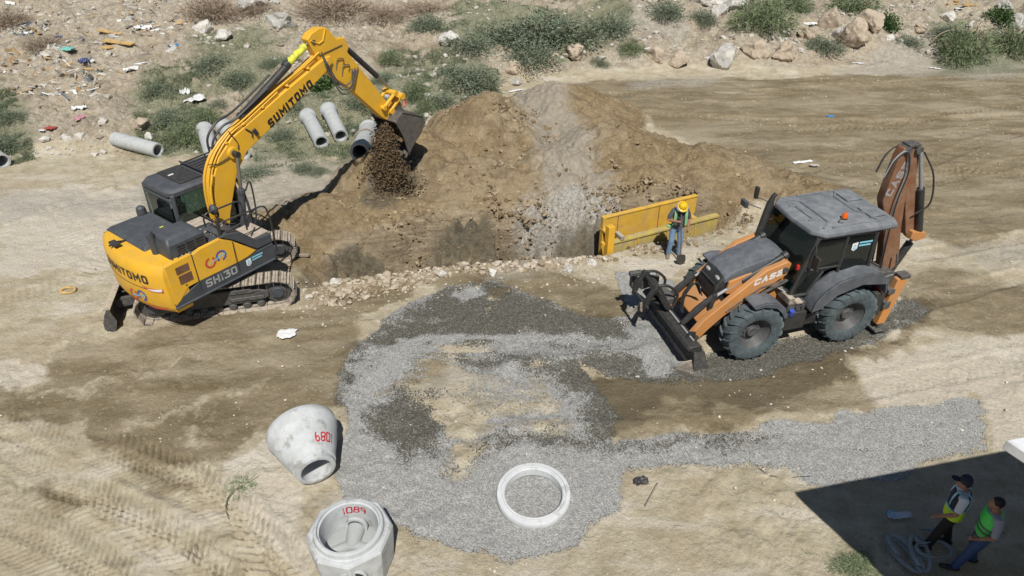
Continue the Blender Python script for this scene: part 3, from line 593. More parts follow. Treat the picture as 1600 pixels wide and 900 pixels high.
# dozer blade
m = MB(); prof = [(-2.30, .02), (-2.40, .0), (-2.52, .1), (-2.50, .3), (-2.42, .5), (-2.30, .60), (-2.27, .58), (-2.38, .46), (-2.45, .3), (-2.45, .14), (-2.36, .06)]
m.prism(prof, -1.32, 1.32); m.prism([(-2.30, .02), (-2.52, .1), (-2.50, .3), (-2.28, .62), (-2.2, .3)], -1.345, -1.32); m.prism([(-2.30, .02), (-2.52, .1), (-2.50, .3), (-2.28, .62), (-2.2, .3)], 1.32, 1.345)
bl = m.build('dozer_blade', BLD, EXC, .006)
for y in (-.5, .5):
    MB().prism([(-.7, .25), (-.7, .5), (-1.3, .58), (-1.9, .45), (-2.4, .4), (-2.4, .15), (-1.9, .22), (-1.3, .36)], y - .05, y + .05).build('blade_arm', BLD, EXC, .01)
    MB().cyl((-.7, y * .55, .62), (-1.6, y * .55, .5), .055).cyl((-1.6, y * .55, .5), (-2.38, y * .55, .42), .03).build('blade_cylinder', BLK, EXC)
MB().bb(-2.42, -2.27, -1.30, 1.30, .605, .625).build('blade_wear_strip', TRK, EXC)
# upper structure
U = lambda: MB(UX)
core = U().bb(-1.8, .85, -1.25, 1.2, .92, 1.15).bb(-1.45, -.05, -1.22, 1.2, 1.1, 1.98).bb(-.1, .84, -1.25, -.42, 1.1, 1.66).build('upper_frame', DGR, EXC, .02)
# right-hand side doors
def side(poly, y0, y1, name, mat, label=None): return U().prism(poly, y0, y1).build(name, mat, EXC, .008, label=label)
side([(-1.85, .93), (-1.85, 1.08), (-1.1, 1.34), (-.2, 1.34), (.83, 1.40), (.84, 1.0), (.80, .93)], -1.29, -1.2, 'side_skirt', DGR)
side([(-1.83, 1.02), (-1.83, 2.02), (-1.19, 2.06), (-1.19, 1.34), (-1.45, 1.33), (-1.7, 1.1)], -1.297, -1.2, 'rear_side_door', YEL)
side([(-1.17, 1.34), (-1.17, 2.02), (-.95, 2.08), (-.46, 2.1), (-.18, 1.92), (-.2, 1.34)], -1.297, -1.2, 'engine_side_door', YEL)
side([(-.18, 1.34), (-.16, 1.90), (.36, 1.42), (.1, 1.36)], -1.297, -1.2, 'tool_box_panel', YEL)
side([(-.42, 2.12), (-.14, 1.93), (.40, 1.44), (.84, 1.44), (.84, 1.64), (.42, 1.68), (.1, 2.02), (-.3, 2.14)], -1.287, -.6, 'tool_box', DGR)
U().bb(.36, .84, -1.2, -.5, 1.665, 1.70).build('anti_slip_step', TRK, EXC)
U().tube([(-1.86, -1.3, .95), (.8, -1.3, .97)], .03).build('skirt_edge', DGR, EXC)
# mesh grille on the rear door
for z0, z1, x0 in ((1.72, 1.90, -1.62), (1.46, 1.68, -1.60)):
    g = U().bb(x0, x0 + .31, -1.301, -1.296, z0, z1).build('grille_recess', BLK, EXC)
    h = U()
    for i in range(9): h.bb(x0 + .005 + i * .036, x0 + .017 + i * .036, -1.306, -1.300, z0, z1)
    for j in range(6): h.bb(x0, x0 + .31, -1.307, -1.301, z0 + .01 + j * (z1 - z0 - .02) / 5 - .004, z0 + .01 + j * (z1 - z0 - .02) / 5 + .004)
    h.build('grille_mesh', ORD, g)
U().cyl((-1.48, -1.297, 1.40), (-1.48, -1.305, 1.40), .02, n=10).build('door_lock', BLK, EXC)
# counterweight
def cwx(y): return -1.86 - .34 * max(0, math.cos(math.pi * y / 2.72)) ** .75
rings = []
for z, ins, top in ((.80, .16, 0), (.86, .06, 0), (1.0, .01, 0), (1.35, 0, 0), (1.75, .0, 0), (1.93, .03, 0), (2.02, .10, 0), (2.04, .2, 0)):
    ring = [Vector((-1.45, -1.285 + ins * .3, z)), Vector((-1.83 , -1.29 + ins * .3, z))]
    for k in range(21):
        y = -1.285 + 2.57 * k / 20; ring.append(Vector((cwx(y) + ins, y * (1 - ins * .25), z)))
    ring += [Vector((-1.83, 1.29 - ins * .3, z)), Vector((-1.45, 1.285 - ins * .3, z))]
    rings.append(ring)
CW = U().loft(rings).build('counterweight', YEL, EXC, 0, 40)
U().tube([(cwx(y) - .003, y, 1.42 + .02 * y) for y in [-1.2 + 2.4 * k / 20 for k in range(21)]], .006, 5).build('counterweight_seam', BLK, EXC)
cwf = lambda u, v, w_=0: Vector((cwx(-u) - .006 - w_, -u, v))
stroke_text('SUMITOMO', .22, .17, .05, .045, lambda u, v, l: cwf(u + .05, 1.66 + v, .002), BKL, CW, X=UX)
gear_logo(lambda u, v, w_: cwf(u + .38, v + 1.12, w_), REDL, BLUL, CW, UX, 1.05)
def swoosh(u0, u1, z, h, mat, name):
    n = 12; V = []; F = []
    for k in range(n + 1):
        t = k / n; u = u0 + (u1 - u0) * t; a = h * math.sin(math.pi * min(1, t * .62 + .02)) 
        zz = z - .05 * math.sin(math.pi * t); V += [cwf(u, zz - a, .002), cwf(u, zz + a * .6, .002)]
    for k in range(n): F.append((2 * k, 2 * k + 2, 2 * k + 3, 2 * k + 1))
    U().add(V, F).build(name, mat, CW, fix=False)
swoosh(.62, 1.2, 1.47, .06, REDL, 'red_reflector_strip'); 
def swoosh2():
    n = 10; V = []; F = []
    for k in range(n + 1):
        t = k / n; u = .76 + .42 * t; a = .034 * math.sin(math.pi * min(1, t * .62)); zz = 1.465 - .05 * math.sin(math.pi * (.25 + .75 * t)); V += [cwf(u, zz - a, .005), cwf(u, zz + a, .005)]
    for k in range(n): F.append((2 * k, 2 * k + 2, 2 * k + 3, 2 * k + 1))
    U().add(V, F).build('white_reflector_strip', WHT, CW, fix=False)
swoosh2(); swoosh(.5, 1.18, .98, .022, REDL, 'red_line_sticker')
sf = lambda u, v, w_=0: Vector((u, -1.3 - w_ - .001, v))
gear_logo(lambda u, v, w_: sf(u - .66, v + 1.66, w_ + .001), REDL, BLUL, EXC, UX, 1.0)
stroke_text('SH130', .2, .16, .042, .03, lambda u, v, l: sf(u - .64, 1.185 + v, -.006), SIL, EXC, X=UX)
def decal(fn, parent, X, s=1):
    MB(X).add([fn(-.09 * s, .07 * s, 0), fn(.05 * s, .09 * s, 0), fn(.05 * s, -.07 * s, 0), fn(-.02 * s, -.12 * s, 0), fn(-.09 * s, -.08 * s, 0)], [(0, 1, 2, 3, 4)]).build('light_blue_sticker', WHT, parent, fix=False)
    MB(X).add([fn(-.06 * s, -.03 * s, .002), fn(-.02 * s, .05 * s, .002), fn(.03 * s, -.02 * s, .002), fn(.0 * s, -.03 * s, .002), fn(-.02 * s, .0, .002), fn(-.04 * s, -.04 * s, .002)], [(0, 5, 4, 1), (1, 4, 3, 2)]).add([fn(-.07 * s, -.05 * s, .002), fn(.03 * s, -.04 * s, .002), fn(.0, -.09 * s, .002), fn(-.06 * s, -.08 * s, .002)], [(0, 3, 2, 1)]).build('sticker_emblem', LBL, parent, fix=False)
    for r_, (a, b) in enumerate(((.08, .40), (.08, .36))):
        m = MB(X); k = a; i = 0
        while k < b:
            wd = (.02, .03, .024, .035)[i % 4]; m.add([fn(k * s, (.045 - .07 * r_) * s, .001), fn((k + wd) * s, (.05 - .07 * r_) * s, .001), fn((k + wd) * s, (.09 - .07 * r_) * s, .001), fn(k * s, (.085 - .07 * r_) * s, .001)], [(0, 1, 2, 3)]); k += wd; i += 1
        m.build('sticker_line', LBL, parent, fix=False)
decal(lambda u, v, w_: sf(u + .12, v + 1.22, w_ - .009), EXC, UX, .95)
# engine hood, shroud, cap, exhaust
hr = []
for (x0, x1, y0, y1, z) in ((-1.74, -.64, -.36, 1.30, 1.96), (-1.74, -.64, -.36, 1.30, 2.06), (-1.66, -.72, -.30, 1.22, 2.12)):
    hr.append([Vector((x0, y0, z)), Vector((x1, y0, z)), Vector((x1, y1, z)), Vector((x0, y1, z))])
hd_ = U().loft(hr).build('engine_hood', DGR, EXC, .02)
for (a, b) in ((-1.0, .25), (-.88, .12)): U().bb(a, a + .09, b - .02, b + .02, 2.121, 2.125).build('small_yellow_sticker', WRAP, hd_)
U().bb(-1.80, -.05, -1.24, -.3, 1.97, 2.03).build('deck_plate', DGR, EXC, .01)
U().bb(-.42, -.02, -.28, .28, 1.975, 2.02).build('anti_slip_plate', TRK, EXC, .005)
hr = []
for (x0, x1, y0, y1, z) in ((-1.60, -.66, -1.16, -.40, 2.02), (-1.58, -.68, -1.14, -.40, 2.34), (-1.50, -.80, -1.02, -.46, 2.48)):
    hr.append([Vector((x0, y0, z)), Vector((x1, y0, z)), Vector((x1, y1, z)), Vector((x0, y1, z))])
sh = U().loft(hr).build('intake_shroud', DGR, EXC, .05)
v = U()
for i in range(4):
    for j in range(3):
        v.bb(-1.38 + j * .22, -1.20 + j * .22, -1.168, -1.10, 2.08 + i * .062, 2.11 + i * .062)
v.build('vent_slots', BLK, sh)
U().cyl((-1.6, -.62, 2.02), (-1.62, -.60, 2.52), .085, n=16).build('exhaust_pipe', DGR, EXC)
U().cyl((-1.6, -.62, 2.50), (-1.622, -.6, 2.526), .065, n=16).build('exhaust_opening', BLK, EXC)
U().lathe([(0, 2.33), (.06, 2.33), (.10, 2.29), (.115, 2.2), (.115, 2.1), (.07, 2.07), (.06, 1.98), (0, 1.98)], 20, Matrix.Translation((-.98 + .1, 1.22, 0))).build('air_precleaner', DGR, EXC)
for k in range(9):
    random.seed(k); U().box((-.3 + random.uniform(-.2, .35), -.9 + random.uniform(-.25, .3), 2.04 + random.uniform(0, .04)), (.03 + random.random() * .05, .03 + random.random() * .04, .03), rz=random.random()).build('deck_fitting', TRK, EXC)
U().tube([(-1.7, .45, 2.03), (-1.95, .42, 2.12), (-2.12, .4, 2.1)], .025).box((-2.0, .38, 2.12), (.14, .28, .05)).build('rear_camera_bracket', BLK, EXC)
dk = U(); random.seed(11)
for k in range(60):
    a_ = random.choice(((-.62, -.05, -1.15, -.35, 2.03), (-.60, -.44, .2, 1.3, 2.02), (-1.7, -.7, -1.2, -1.16, 2.03), (-.1, .25, -.6, -.3, 1.9)))
    dk.box((random.uniform(a_[0], a_[1]), random.uniform(a_[2], a_[3]), a_[4] + .012), (random.uniform(.01, .06), random.uniform(.01, .05), .02), rz=random.uniform(0, 3))
dk_ = dk.build('deck_grit', TRK, EXC); dk_['kind'] = 'stuff'
U().bb(-.60, -.46, .16, 1.38, 1.96, 2.03).build('fuel_deck_plate', BLD, EXC, .01)
U().tube([(-.60, -.3, 2.05), (-.1, -.34, 2.05)], .02, 6).build('deck_pipe', CHR, EXC)
for x_ in (-1.19, -.18): U().bb(x_ + .002, x_ + .018, -1.3005, -1.29, 1.10, 2.04 if x_ < -1 else 1.9).build('door_gap', BLK, EXC)
# cab
CX0, CX1, CY0, CY1, CZ0, CZ1 = -.60, 1.26, .18, 1.40, 1.0, 2.88
cb = U(); pil = .05
def pillar(a, b, r=.045): cb.tube([a, b], r, 6)
fr_ = [(CX0, CY0), (CX0, CY1), (CX1 - .25, CY0), (CX1 - .25, CY1)]
for (x, y) in fr_: pillar((x, y, CZ0), (x + (.06 if x < 0 else 0), y, CZ1 - .1), .06)
for y in (CY0, CY1): cb.tube(bez([(CX1 - .02, y, CZ0), (CX1 + .03, y, 1.7), (CX1 - .08, y, 2.4), (CX1 - .25, y, CZ1 - .1)], 4), .04, 6)
cb.bb(CX0 - .02, CX0 + .04, CY0, CY1, CZ0, 1.95); cb.bb(CX0, CX1, CY0 - .02, CY0 + .03, CZ0, 1.55); cb.bb(CX0, CX1, CY1 - .03, CY1 + .02, CZ0, 1.55); cb.bb(CX1 - .06, CX1, CY0, CY1, CZ0, 1.25); cb.bb(CX0, CX1, CY0, CY1, .95, 1.02)
cb.tube([(CX0 + .04, CY0, 2.62), (CX0 + .04, CY1, 2.62)], .06, 6)
cab = cb.build('cab', DGR, EXC, .02)
ring = []
for z, i in ((2.72, 0), (2.82, .0), (2.89, .06), (2.905, .14)):
    x0, x1, y0, y1 = CX0 - .02 + i, CX1 + .02 - i * .4, CY0 - .03 + i, CY1 + .05 - i; k = .14
    ring.append([Vector(p) for p in ((x0 + k, y0, z), (x1 - k, y0, z), (x1, y0 + k, z), (x1, y1 - k, z), (x1 - k, y1, z), (x0 + k, y1, z), (x0, y1 - k, z), (x0, y0 + k, z))])
U().loft(ring).build('roof', DGR, cab, .01)
U().bb(-.22, .35, CY0 + .12, CY1 - .1, 2.906, 2.945).build('roof_hatch', BLK, cab, .015)
U().bb(-.16, -.03, .86, .92, 2.946, 2.95).build('white_label', WHT, cab)
g = U()
for k in range(7): g.tube([(.40, CY0 + .1 + k * .15, 3.0), (1.35, CY0 + .1 + k * .15, 3.03)], .022, 5)
g.tube([(.42, CY0 + .06, 2.99), (.42, CY1 - .06, 2.99)], .025, 5); g.tube([(1.34, CY0 + .06, 3.02), (1.34, CY1 + .04, 3.02)], .025, 5)
for x in (.42, 1.08):
    for y in (CY0 + .1, CY1 - .1): g.tube([(x, y, 2.8), (x, y, 2.95)], .02, 5)
g.build('roof_guard', BLK, cab)
U().bb(CX0 - .012, CX0 - .004, CY0 + .1, CY1 - .1, 1.98, 2.60).build('rear_window', GLS, cab)
U().bb(CX0 + .08, .92, CY0 + .0, CY0 + .008, 1.56, 2.72).build('right_window', GLS, cab)
U().bb(CX0 + .08, .92, CY1 - .008, CY1, 1.56, 2.72).build('left_window', GLS, cab)
U().prism([(1.2, 1.26), (1.22, 1.7), (1.11, 2.4), (.97, 2.76), (.96, 2.76), (1.1, 2.4), (1.21, 1.7), (1.19, 1.26)], CY0 + .05, CY1 - .05).build('windscreen', GLS, cab)
seat = U().box((.1, .8, 1.55), (.5, .5, .14)).box((-.16, .8, 1.95), (.12, .48, .7)).box((-.16, .8, 2.38), (.1, .26, .2)).build('driver_seat', pmat('seat_green', (.04, .13, .10), .8), cab, .04)
U().box((.45, .55, 1.6), (.5, .12, .25)).box((.3, .5, 1.95), (.2, .2, .1)).box((.45, 1.05, 1.6), (.5, .12, .25)).build('console', pmat('console_teal', (.12, .30, .27), .7), cab, .03)
# boom
boom_o = [(.44, 1.5), (.56, 1.97), (.98, 2.90), (1.38, 3.32), (2.56, 3.85), (4.15, 4.62), (4.34, 4.76), (4.28, 4.95), (4.05, 4.92), (2.55, 4.36), (1.50, 3.94), (1.05, 3.76), (.60, 3.40), (.34, 2.95), (.22, 2.3), (.20, 1.5)]
boom = U().prism(boom_o, -.19, .11).build('boom', YEL, EXC, .02)
U().prism([(.0, 1.1), (.0, 1.75), (.25, 1.85), (.6, 1.7), (.75, 1.3), (.85, 1.0)], -.30, -.22).prism([(.0, 1.1), (.0, 1.75), (.25, 1.85), (.6, 1.7), (.75, 1.3), (.85, 1.0)], .2, .27).build('boom_bracket', DGR, EXC, .01)
U().cyl((.98, -.42, 3.42), (.98, .42, 3.42), .075).build('boom_pin', BLK, boom); U().cyl((.98, -.26, 3.42), (.98, -.18, 3.42), .14, n=20).build('pin_boss', YEL, boom, .01)
U().cyl((4.15, -.23, 4.80), (4.15, .23, 4.80), .085).build('stick_pin', YEL, boom, .01)
stroke_text('SUMITOMO', .22, .17, .06, .04, lambda u, v, l: Vector((2.83, -.193, 4.10)) + Vector((math.cos(R(25)) * u - math.sin(R(25)) * v, 0, math.sin(R(25)) * u + math.cos(R(25)) * v)), BKL, boom, X=UX, slant=.08)
random.seed(5)
top = [(.22, 1.9), (.24, 2.4), (.34, 2.95), (.60, 3.42), (1.04, 3.80), (1.48, 3.98), (2.52, 4.42), (3.4, 4.74), (4.0, 5.0)]
for k in range(8):
    y = -.17 + k * .037; o_ = random.uniform(-.03, .03)
    pth = bez([(x - .03 * math.sin(i) - (.03 if i < 4 else 0) * (k % 3), y + random.uniform(-.01, .01), z + .035 + o_ * 1.2 + .03 * (k % 2)) for i, (x, z) in enumerate(top[:(9 if k % 2 else 7)])], 5)
    U().tube(pth, .019 + .004 * (k % 2), 7).build('hydraulic_hose', YEL, boom)
for (x, z) in ((.18, 2.4), (.26, 2.85), (.46, 3.28), (.86, 3.70), (1.4, 4.0), (2.0, 4.24), (2.8, 4.56), (3.5, 4.82)): U().box((x + .04, -.04, z - .02), (.07, .32, .05), M=Matrix.Rotation(R(-25), 3, 'Y')).build('hose_clamp', YEL, boom, .01)
U().tube(bez([(.24, -.2, 1.9), (.12, -.28, 2.1), (.16, -.26, 2.7), (.34, -.22, 3.1)], 5), .02, 6).build('hydraulic_hose', YEL, boom)
U().tube(bez([(1.0, -.2, 3.95), (1.15, -.215, 3.5), (.6, -.215, 3.3), (.3, -.2, 3.35)], 5), .012, 5).build('grease_line', BLK, boom)
U().tube([(1.45, -.2, 3.86), (1.6, -.205, 3.72), (1.58, -.205, 3.62)], .02, 5).box((1.68, -.22, 3.72), (.09, .06, .16), M=Matrix.Rotation(R(-25), 3, 'Y')).build('work_light', BLK, boom)
# arm cylinder
ac = U().cyl((1.60, 0, 4.14), (3.05, 0, 4.94), .095, n=18).cyl((1.55, -.12, 4.10), (1.55, .12, 4.10), .08).cyl((2.98, 0, 4.935), (3.1, 0, 4.995), .11, n=18).build('arm_cylinder', BLK, EXC, .005)
U().cyl((3.05, 0, 4.97), (3.85, 0, 5.37), .05, n=14).build('cylinder_rod', CHR, ac)
random.seed(2); pp = [Vector((3.12, 0, 5.005)).lerp(Vector((3.68, 0, 5.285)), k / 14) for k in range(15)]
U().tube([p + Vector((0, random.uniform(-.012, .012), random.uniform(-.012, .012))) for p in pp], [.075 + .03 * ((k * 7) % 5) / 5 for k in range(15)], 12).build('rod_wrap', WRAP, ac)
U().tube(bez([(.62, .08, 3.4), (.72, .05, 3.75), (1.0, .0, 4.02), (1.3, -.05, 4.1), (1.65, -.1, 4.28), (2.3, -.12, 4.6)], 6), .028, 7).build('black_hose', BLK, EXC)
U().tube(bez([(.6, .12, 3.35), (.62, .12, 3.8), (.9, .1, 4.1), (1.3, .12, 4.2), (1.7, .13, 4.36), (2.6, .12, 4.82)], 6), .028, 7).build('black_hose', BLK, EXC)
U().cyl((3.85, -.16, 5.37), (3.85, .16, 5.37), .06).build('cylinder_pin', DGR, ac)
# stick
st_o = [(3.68, 5.46), (3.82, 5.58), (4.09, 5.66), (4.34, 5.62), (4.98, 4.78), (6.04, 3.31), (6.20, 2.98), (6.16, 2.74), (6.02, 2.70), (5.82, 2.86), (4.80, 3.96), (4.05, 4.62), (3.90, 4.95)]
stick = U().prism(st_o, -.14, .12).build('stick', YEL, EXC, .018)
U().tube([(4.26, -.145, 5.60), (4.14, -.145, 5.35), (4.0, -.145, 5.3), (3.76, -.145, 5.42)], .022, 6).build('stick_rib', YEL, stick)
bc = U().cyl((4.78, 0, 5.16), (5.95, 0, 3.98), .075, n=16).build('bucket_cylinder', BLK, EXC, .005); U().bb(4.6, 4.9, -.1, .1, 4.95, 5.2).build('cylinder_mount', YEL, stick, .01) if False else None
U().cyl((5.95, 0, 3.98), (6.5, 0, 3.4), .04).build('cylinder_rod', CHR, bc)
U().prism([(4.62, 5.28), (4.9, 5.26), (5.0, 5.0), (4.9, 4.85)], -.09, .09).build('cylinder_mount', YEL, stick, .01)
for k in range(3):
    U().tube(bez([(4.0, -.2, 5.1), (4.1, -.24, 4.8 - .1 * k), (4.4, -.26, 4.2 - .12 * k), (4.8, -.22, 4.15 - .1 * k), (4.95 + .1 * k, -.17, 4.45)], 6), .018, 7).build('black_hose', BLD, stick)
for (x, z) in ((4.55, 4.75), (4.72, 4.55)): U().tube(bez([(x - .12, -.145, z - .2), (x - .05, -.17, z + .05), (x + .15, -.17, z + .02), (x + .12, -.145, z - .15)], 5), .014, 6).build('steel_pipe', CHR, stick)
U().tube([(3.95, -.155, 5.02), (4.75, -.15, 5.12)], .012, 5).build('grease_line', BLK, stick)
# linkage
lk = U()
for y in (-.2, .17): lk.tube([(5.9, y, 3.12), (6.38, y, 3.42)], .055, 8)
lk.cyl((5.9, -.26, 3.12), (5.9, .24, 3.12), .075).cyl((6.38, -.26, 3.42), (6.38, .24, 3.42), .085); lk.build('bucket_link', YEL, EXC, .01)
lk = U(); lk.tube([(6.70, -.1, 3.25), (6.22, -.1, 2.92)], .075, 10).tube([(6.70, .1, 3.25), (6.22, .1, 2.92)], .06, 10).cyl((6.68, -.22, 3.24), (6.68, .2, 3.24), .10).cyl((6.22, -.22, 2.92), (6.22, .2, 2.92), .09).tube([(6.68, .12, 3.2), (6.85, .12, 2.85)], .06, 8).tube([(6.4, 0, 3.4), (6.68, 0, 3.25)], .06, 8)
lk.build('bucket_link', YEL, EXC, .01)
BUK = pmat('worn_bucket_steel', (.075, .08, .09), .5, metal=.3, dust=.55, dcol=(.30, .25, .18), sc=5)
bp_ = [(6.02, 2.72), (6.33, 2.93), (7.12, 2.58), (7.26, 2.34), (6.44, 1.60), (6.26, 2.25)]
bk = U(); bk.prism(bp_, -.5, -.47).prism(bp_, .47, .5)
sh_ = [(6.33, 2.93), (6.8, 2.78), (7.12, 2.58), (7.24, 2.46), (7.26, 2.34), (7.1, 2.12), (6.44, 1.60)]; inn = [(a - .03, b - .03) for a, b in sh_]
bk.prism(sh_ + inn[::-1], -.47, .47); bk.prism([(6.02, 2.72), (6.33, 2.93), (6.35, 2.87), (6.06, 2.66)], -.47, .47)
bk.tube([(6.02, -.515, 2.72), (6.26, -.515, 2.25), (6.44, -.515, 1.60)], .025, 6); bk.tube([(6.33, -.51, 2.93), (7.12, -.51, 2.58)], .02, 6)
for y in (-.12, .12): bk.prism([(6.05, 2.7), (6.2, 3.0), (6.6, 3.0), (6.75, 2.8), (6.3, 2.85)], y - .02, y + .02)
BKT = bk.build('bucket', BUK, EXC, .008)
for k in range(5): U().prism([(6.46, 1.66), (6.50, 1.60), (6.36, 1.50)], -.46 + k * .215, -.38 + k * .215).build('bucket_tooth', BUK, BKT)
U().tube([(6.6, -.3, 2.98), (6.66, -.25, 3.08), (6.8, -.2, 3.05)], .035, 6).build('red_rag', REDL, EXC)
# boom cylinders
for y in (-.37, .37):
    b_ = U().cyl((.66, y, 1.2), (.86, y, 2.52), .085, n=16).cyl((.85, y, 2.45), (.87, y, 2.56), .10, n=16).build('boom_cylinder', DGR, EXC, .005)
    U().cyl((.86, y, 2.52), (.98, y, 3.42), .045).build('cylinder_rod', CHR, b_)
    U().tube(bez([(.95, y - .05, 2.5), (1.1, y - .06, 2.7), (1.15, y - .02, 2.3), (1.1, y, 1.7), (.9, y, 1.4)], 5), .02, 6).build('black_hose', BLK, b_)
# handrails and deck bits
def soft(pts, k=.12):
    P = [Vector(q) for q in pts]; out = [P[0]]
    for a, b, c in zip(P, P[1:], P[2:]):
        d1 = (a - b).normalized() * min(k, (a - b).length * .4); d2 = (c - b).normalized() * min(k, (c - b).length * .4); out += [b + d1, b + (d1 + d2) * .3, b + d2]
    return out + [P[-1]]
def rail(pts, r=.022): U().tube(soft(pts), r, 7).build('handrail', BLK, EXC)
rail([(-.36, -1.2, 2.05), (-.36, -1.2, 2.42), (.86, -1.26, 2.42), (.92, -1.27, 2.0), (.92, -1.27, 1.1)]); rail([(-.3, -1.2, 2.12), (.25, -1.2, 2.20), (.60, -1.24, 2.42)])
rail([(-.35, -.6, 2.05), (-.35, -.6, 2.45), (.62, -.64, 2.45), (.66, -.64, 1.7)]); rail([(-.36, -1.2, 2.42), (-.35, -.6, 2.45)])
rail([(.3, -1.22, 1.98), (.3, -1.22, 2.62)]); U().tube([(-.37, -1.2, 2.0), (-.37, -1.2, 2.5)], .04, 7).build('handrail', BLK, EXC)
U().tube(bez([(.0, -.45, 2.0), (.05, -.55, 2.3), (.0, -.5, 2.45)], 4), .03, 6).ell((-.02, -.52, 2.42), (.1, .12, .13)).build('work_light', DGR, EXC)
U().tube([(1.05, 1.3, 2.3), (1.15, 1.5, 2.4)], .015, 5).box((1.15, 1.55, 2.3), (.05, .18, .3)).build('rear_view_mirror', BLK, EXC, .01)
U().bb(.0, .5, -.42, .25, 1.15, 1.3).bb(-.05, .3, -.45, .3, 1.3, 1.75).build('valve_cover', DGR, EXC, .02)
# ------------------------------------------------------------------ backhoe loader
BH = empty('backhoe_loader', (6.14, 13.36, gz(6.14, 13.36) - .02), R(195.5), 'orange and grey backhoe loader with folded rear arm and front bucket lowered on the gravel', 'backhoe loader')
A = lambda X=None: MB(X)
def wheel(x, y):
    s = 1 if y > 0 else -1
    M = Matrix.Translation((x, y, .70)) @ Matrix.Rotation(R(-90 * s), 4, 'X')      # local z points outboard
    m = MB(); m.lathe([(0, .06), (.10, .075), (.125, .06), (.13, .0), (.2, -.02), (.24, -.03), (.24, -.08), (0, -.08)], 28, M)
    for k in range(10):
        a = 2 * math.pi * k / 10; p = M @ Vector((.175 * math.cos(a), .175 * math.sin(a), -.02)); q_ = M @ Vector((.175 * math.cos(a), .175 * math.sin(a), .02)); m.cyl(p, q_, .017, n=6)
    w_ = m.build('wheel', RIM, BH, .004)
    MB().lathe([(.23, -.06), (.27, -.05), (.34, .08), (.37, .13), (.385, .15), (.40, .14), (.385, .1), (.37, -.12), (.34, -.14), (.3, -.1)], 36, M, closed=True).build('rim', RIM, w_)
    t = MB(); prof = [(.38, -.17), (.44, -.205), (.56, -.215), (.635, -.20), (.655, -.15), (.66, 0), (.655, .15), (.635, .20), (.56, .215), (.44, .205), (.38, .17)]
    t.lathe(prof, 48, M, closed=True)
    N = 19
    for k in range(N):
        for side in (-1, 1):
            a0 = 2 * math.pi * (k + (.5 if side > 0 else 0)) / N; V = []
            st = [(0.015, 0.0, .705), (.10, .055, .705), (.175, .13, .695), (.215, .17, .655), (.222, .185, .60)]
            for (zz, da, ro) in st:
                for dd in (-.042, .042):
                    for rr in (ro - .075, ro):
                        a = a0 - (da * .95) * 1.0 + dd * (1 if rr < ro else .75); V.append(M @ Vector((rr * math.cos(a), rr * math.sin(a), side * zz)))
            F = [(0, 1, 3, 2)]
            for j in range(len(st) - 1):
                b = j * 4; c = b + 4; F += [(b, b + 1, c + 1, c), (b + 1, b + 3, c + 3, c + 1), (b + 3, b + 2, c + 2, c + 3), (b + 2, b, c, c + 2)]
            e = (len(st) - 1) * 4; F.append((e, e + 2, e + 3, e + 1)); t.add(V, F)
    t.build('tyre', RUB, w_, .004)
for x in (-1.2, 1.2):
    for y in (-.90, .93): wheel(x, y)
# chassis
A().bb(-1.9, 1.9, -.42, .42, .55, .95).bb(-.55, .5, -.85, .85, .5, .8).bb(-2.05, -1.75, -1.05, 1.05, .55, 1.2).cyl((1.2, -.8, .7), (1.2, .8, .7), .12).cyl((-1.2, -.8, .7), (-1.2, .8, .7), .16).build('chassis', BLK, BH, .02)
# hood: rounded grey lid, orange sides, dark grille
hr = []
for (x, hw, zt, zs) in ((.36, .47, 2.22, 2.04), (.8, .46, 2.18, 2.0), (1.3, .44, 2.05, 1.88), (1.62, .41, 1.93, 1.78), (1.74, .38, 1.84, 1.72)):
    hr.append([Vector((x, y * hw, z)) for (y, z) in ((-1, zs - .06), (-1, zs + .04), (-.88, zt - .03), (-.45, zt + .005), (0, zt + .02), (.45, zt + .005), (.88, zt - .03), (1, zs + .04), (1, zs - .06))])
hood = A().loft(hr).build('hood', HOOD, BH, .01)
for s in (-1, 1):
    A().prism([(.30, 2.03), (.8, 1.98), (1.3, 1.86), (1.66, 1.74), (1.7, 1.45), (1.2, 1.35), (.35, 1.55)], s * .44 - .03, s * .44 + .03).build('hood_side_panel', ORG, BH, .01)
gr = []
for (x, hw, z) in ((1.60, .40, .98), (1.80, .37, 1.05), (1.90, .34, 1.3), (1.86, .35, 1.6), (1.72, .37, 1.8)): pass
A().prism([(1.62, 1.0), (1.84, 1.05), (1.93, 1.3), (1.88, 1.62), (1.72, 1.83), (1.60, 1.80)], -.36, .36).build('radiator_grille', BLK, BH, .04)
sl_ = A()
for k in range(8): sl_.tube([(1.87 + .04 * math.sin(k), -.3, 1.1 + .075 * k), (1.87 + .04 * math.sin(k), .3, 1.1 + .075 * k)], .012, 5)
sl_.build('grille_slats', DGR, BH)
A().ell((1.8, .2, 1.72), (.04, .09, .05)).ell((1.8, -.2, 1.72), (.04, .09, .05)).build('grille_emblem', SIL, BH)
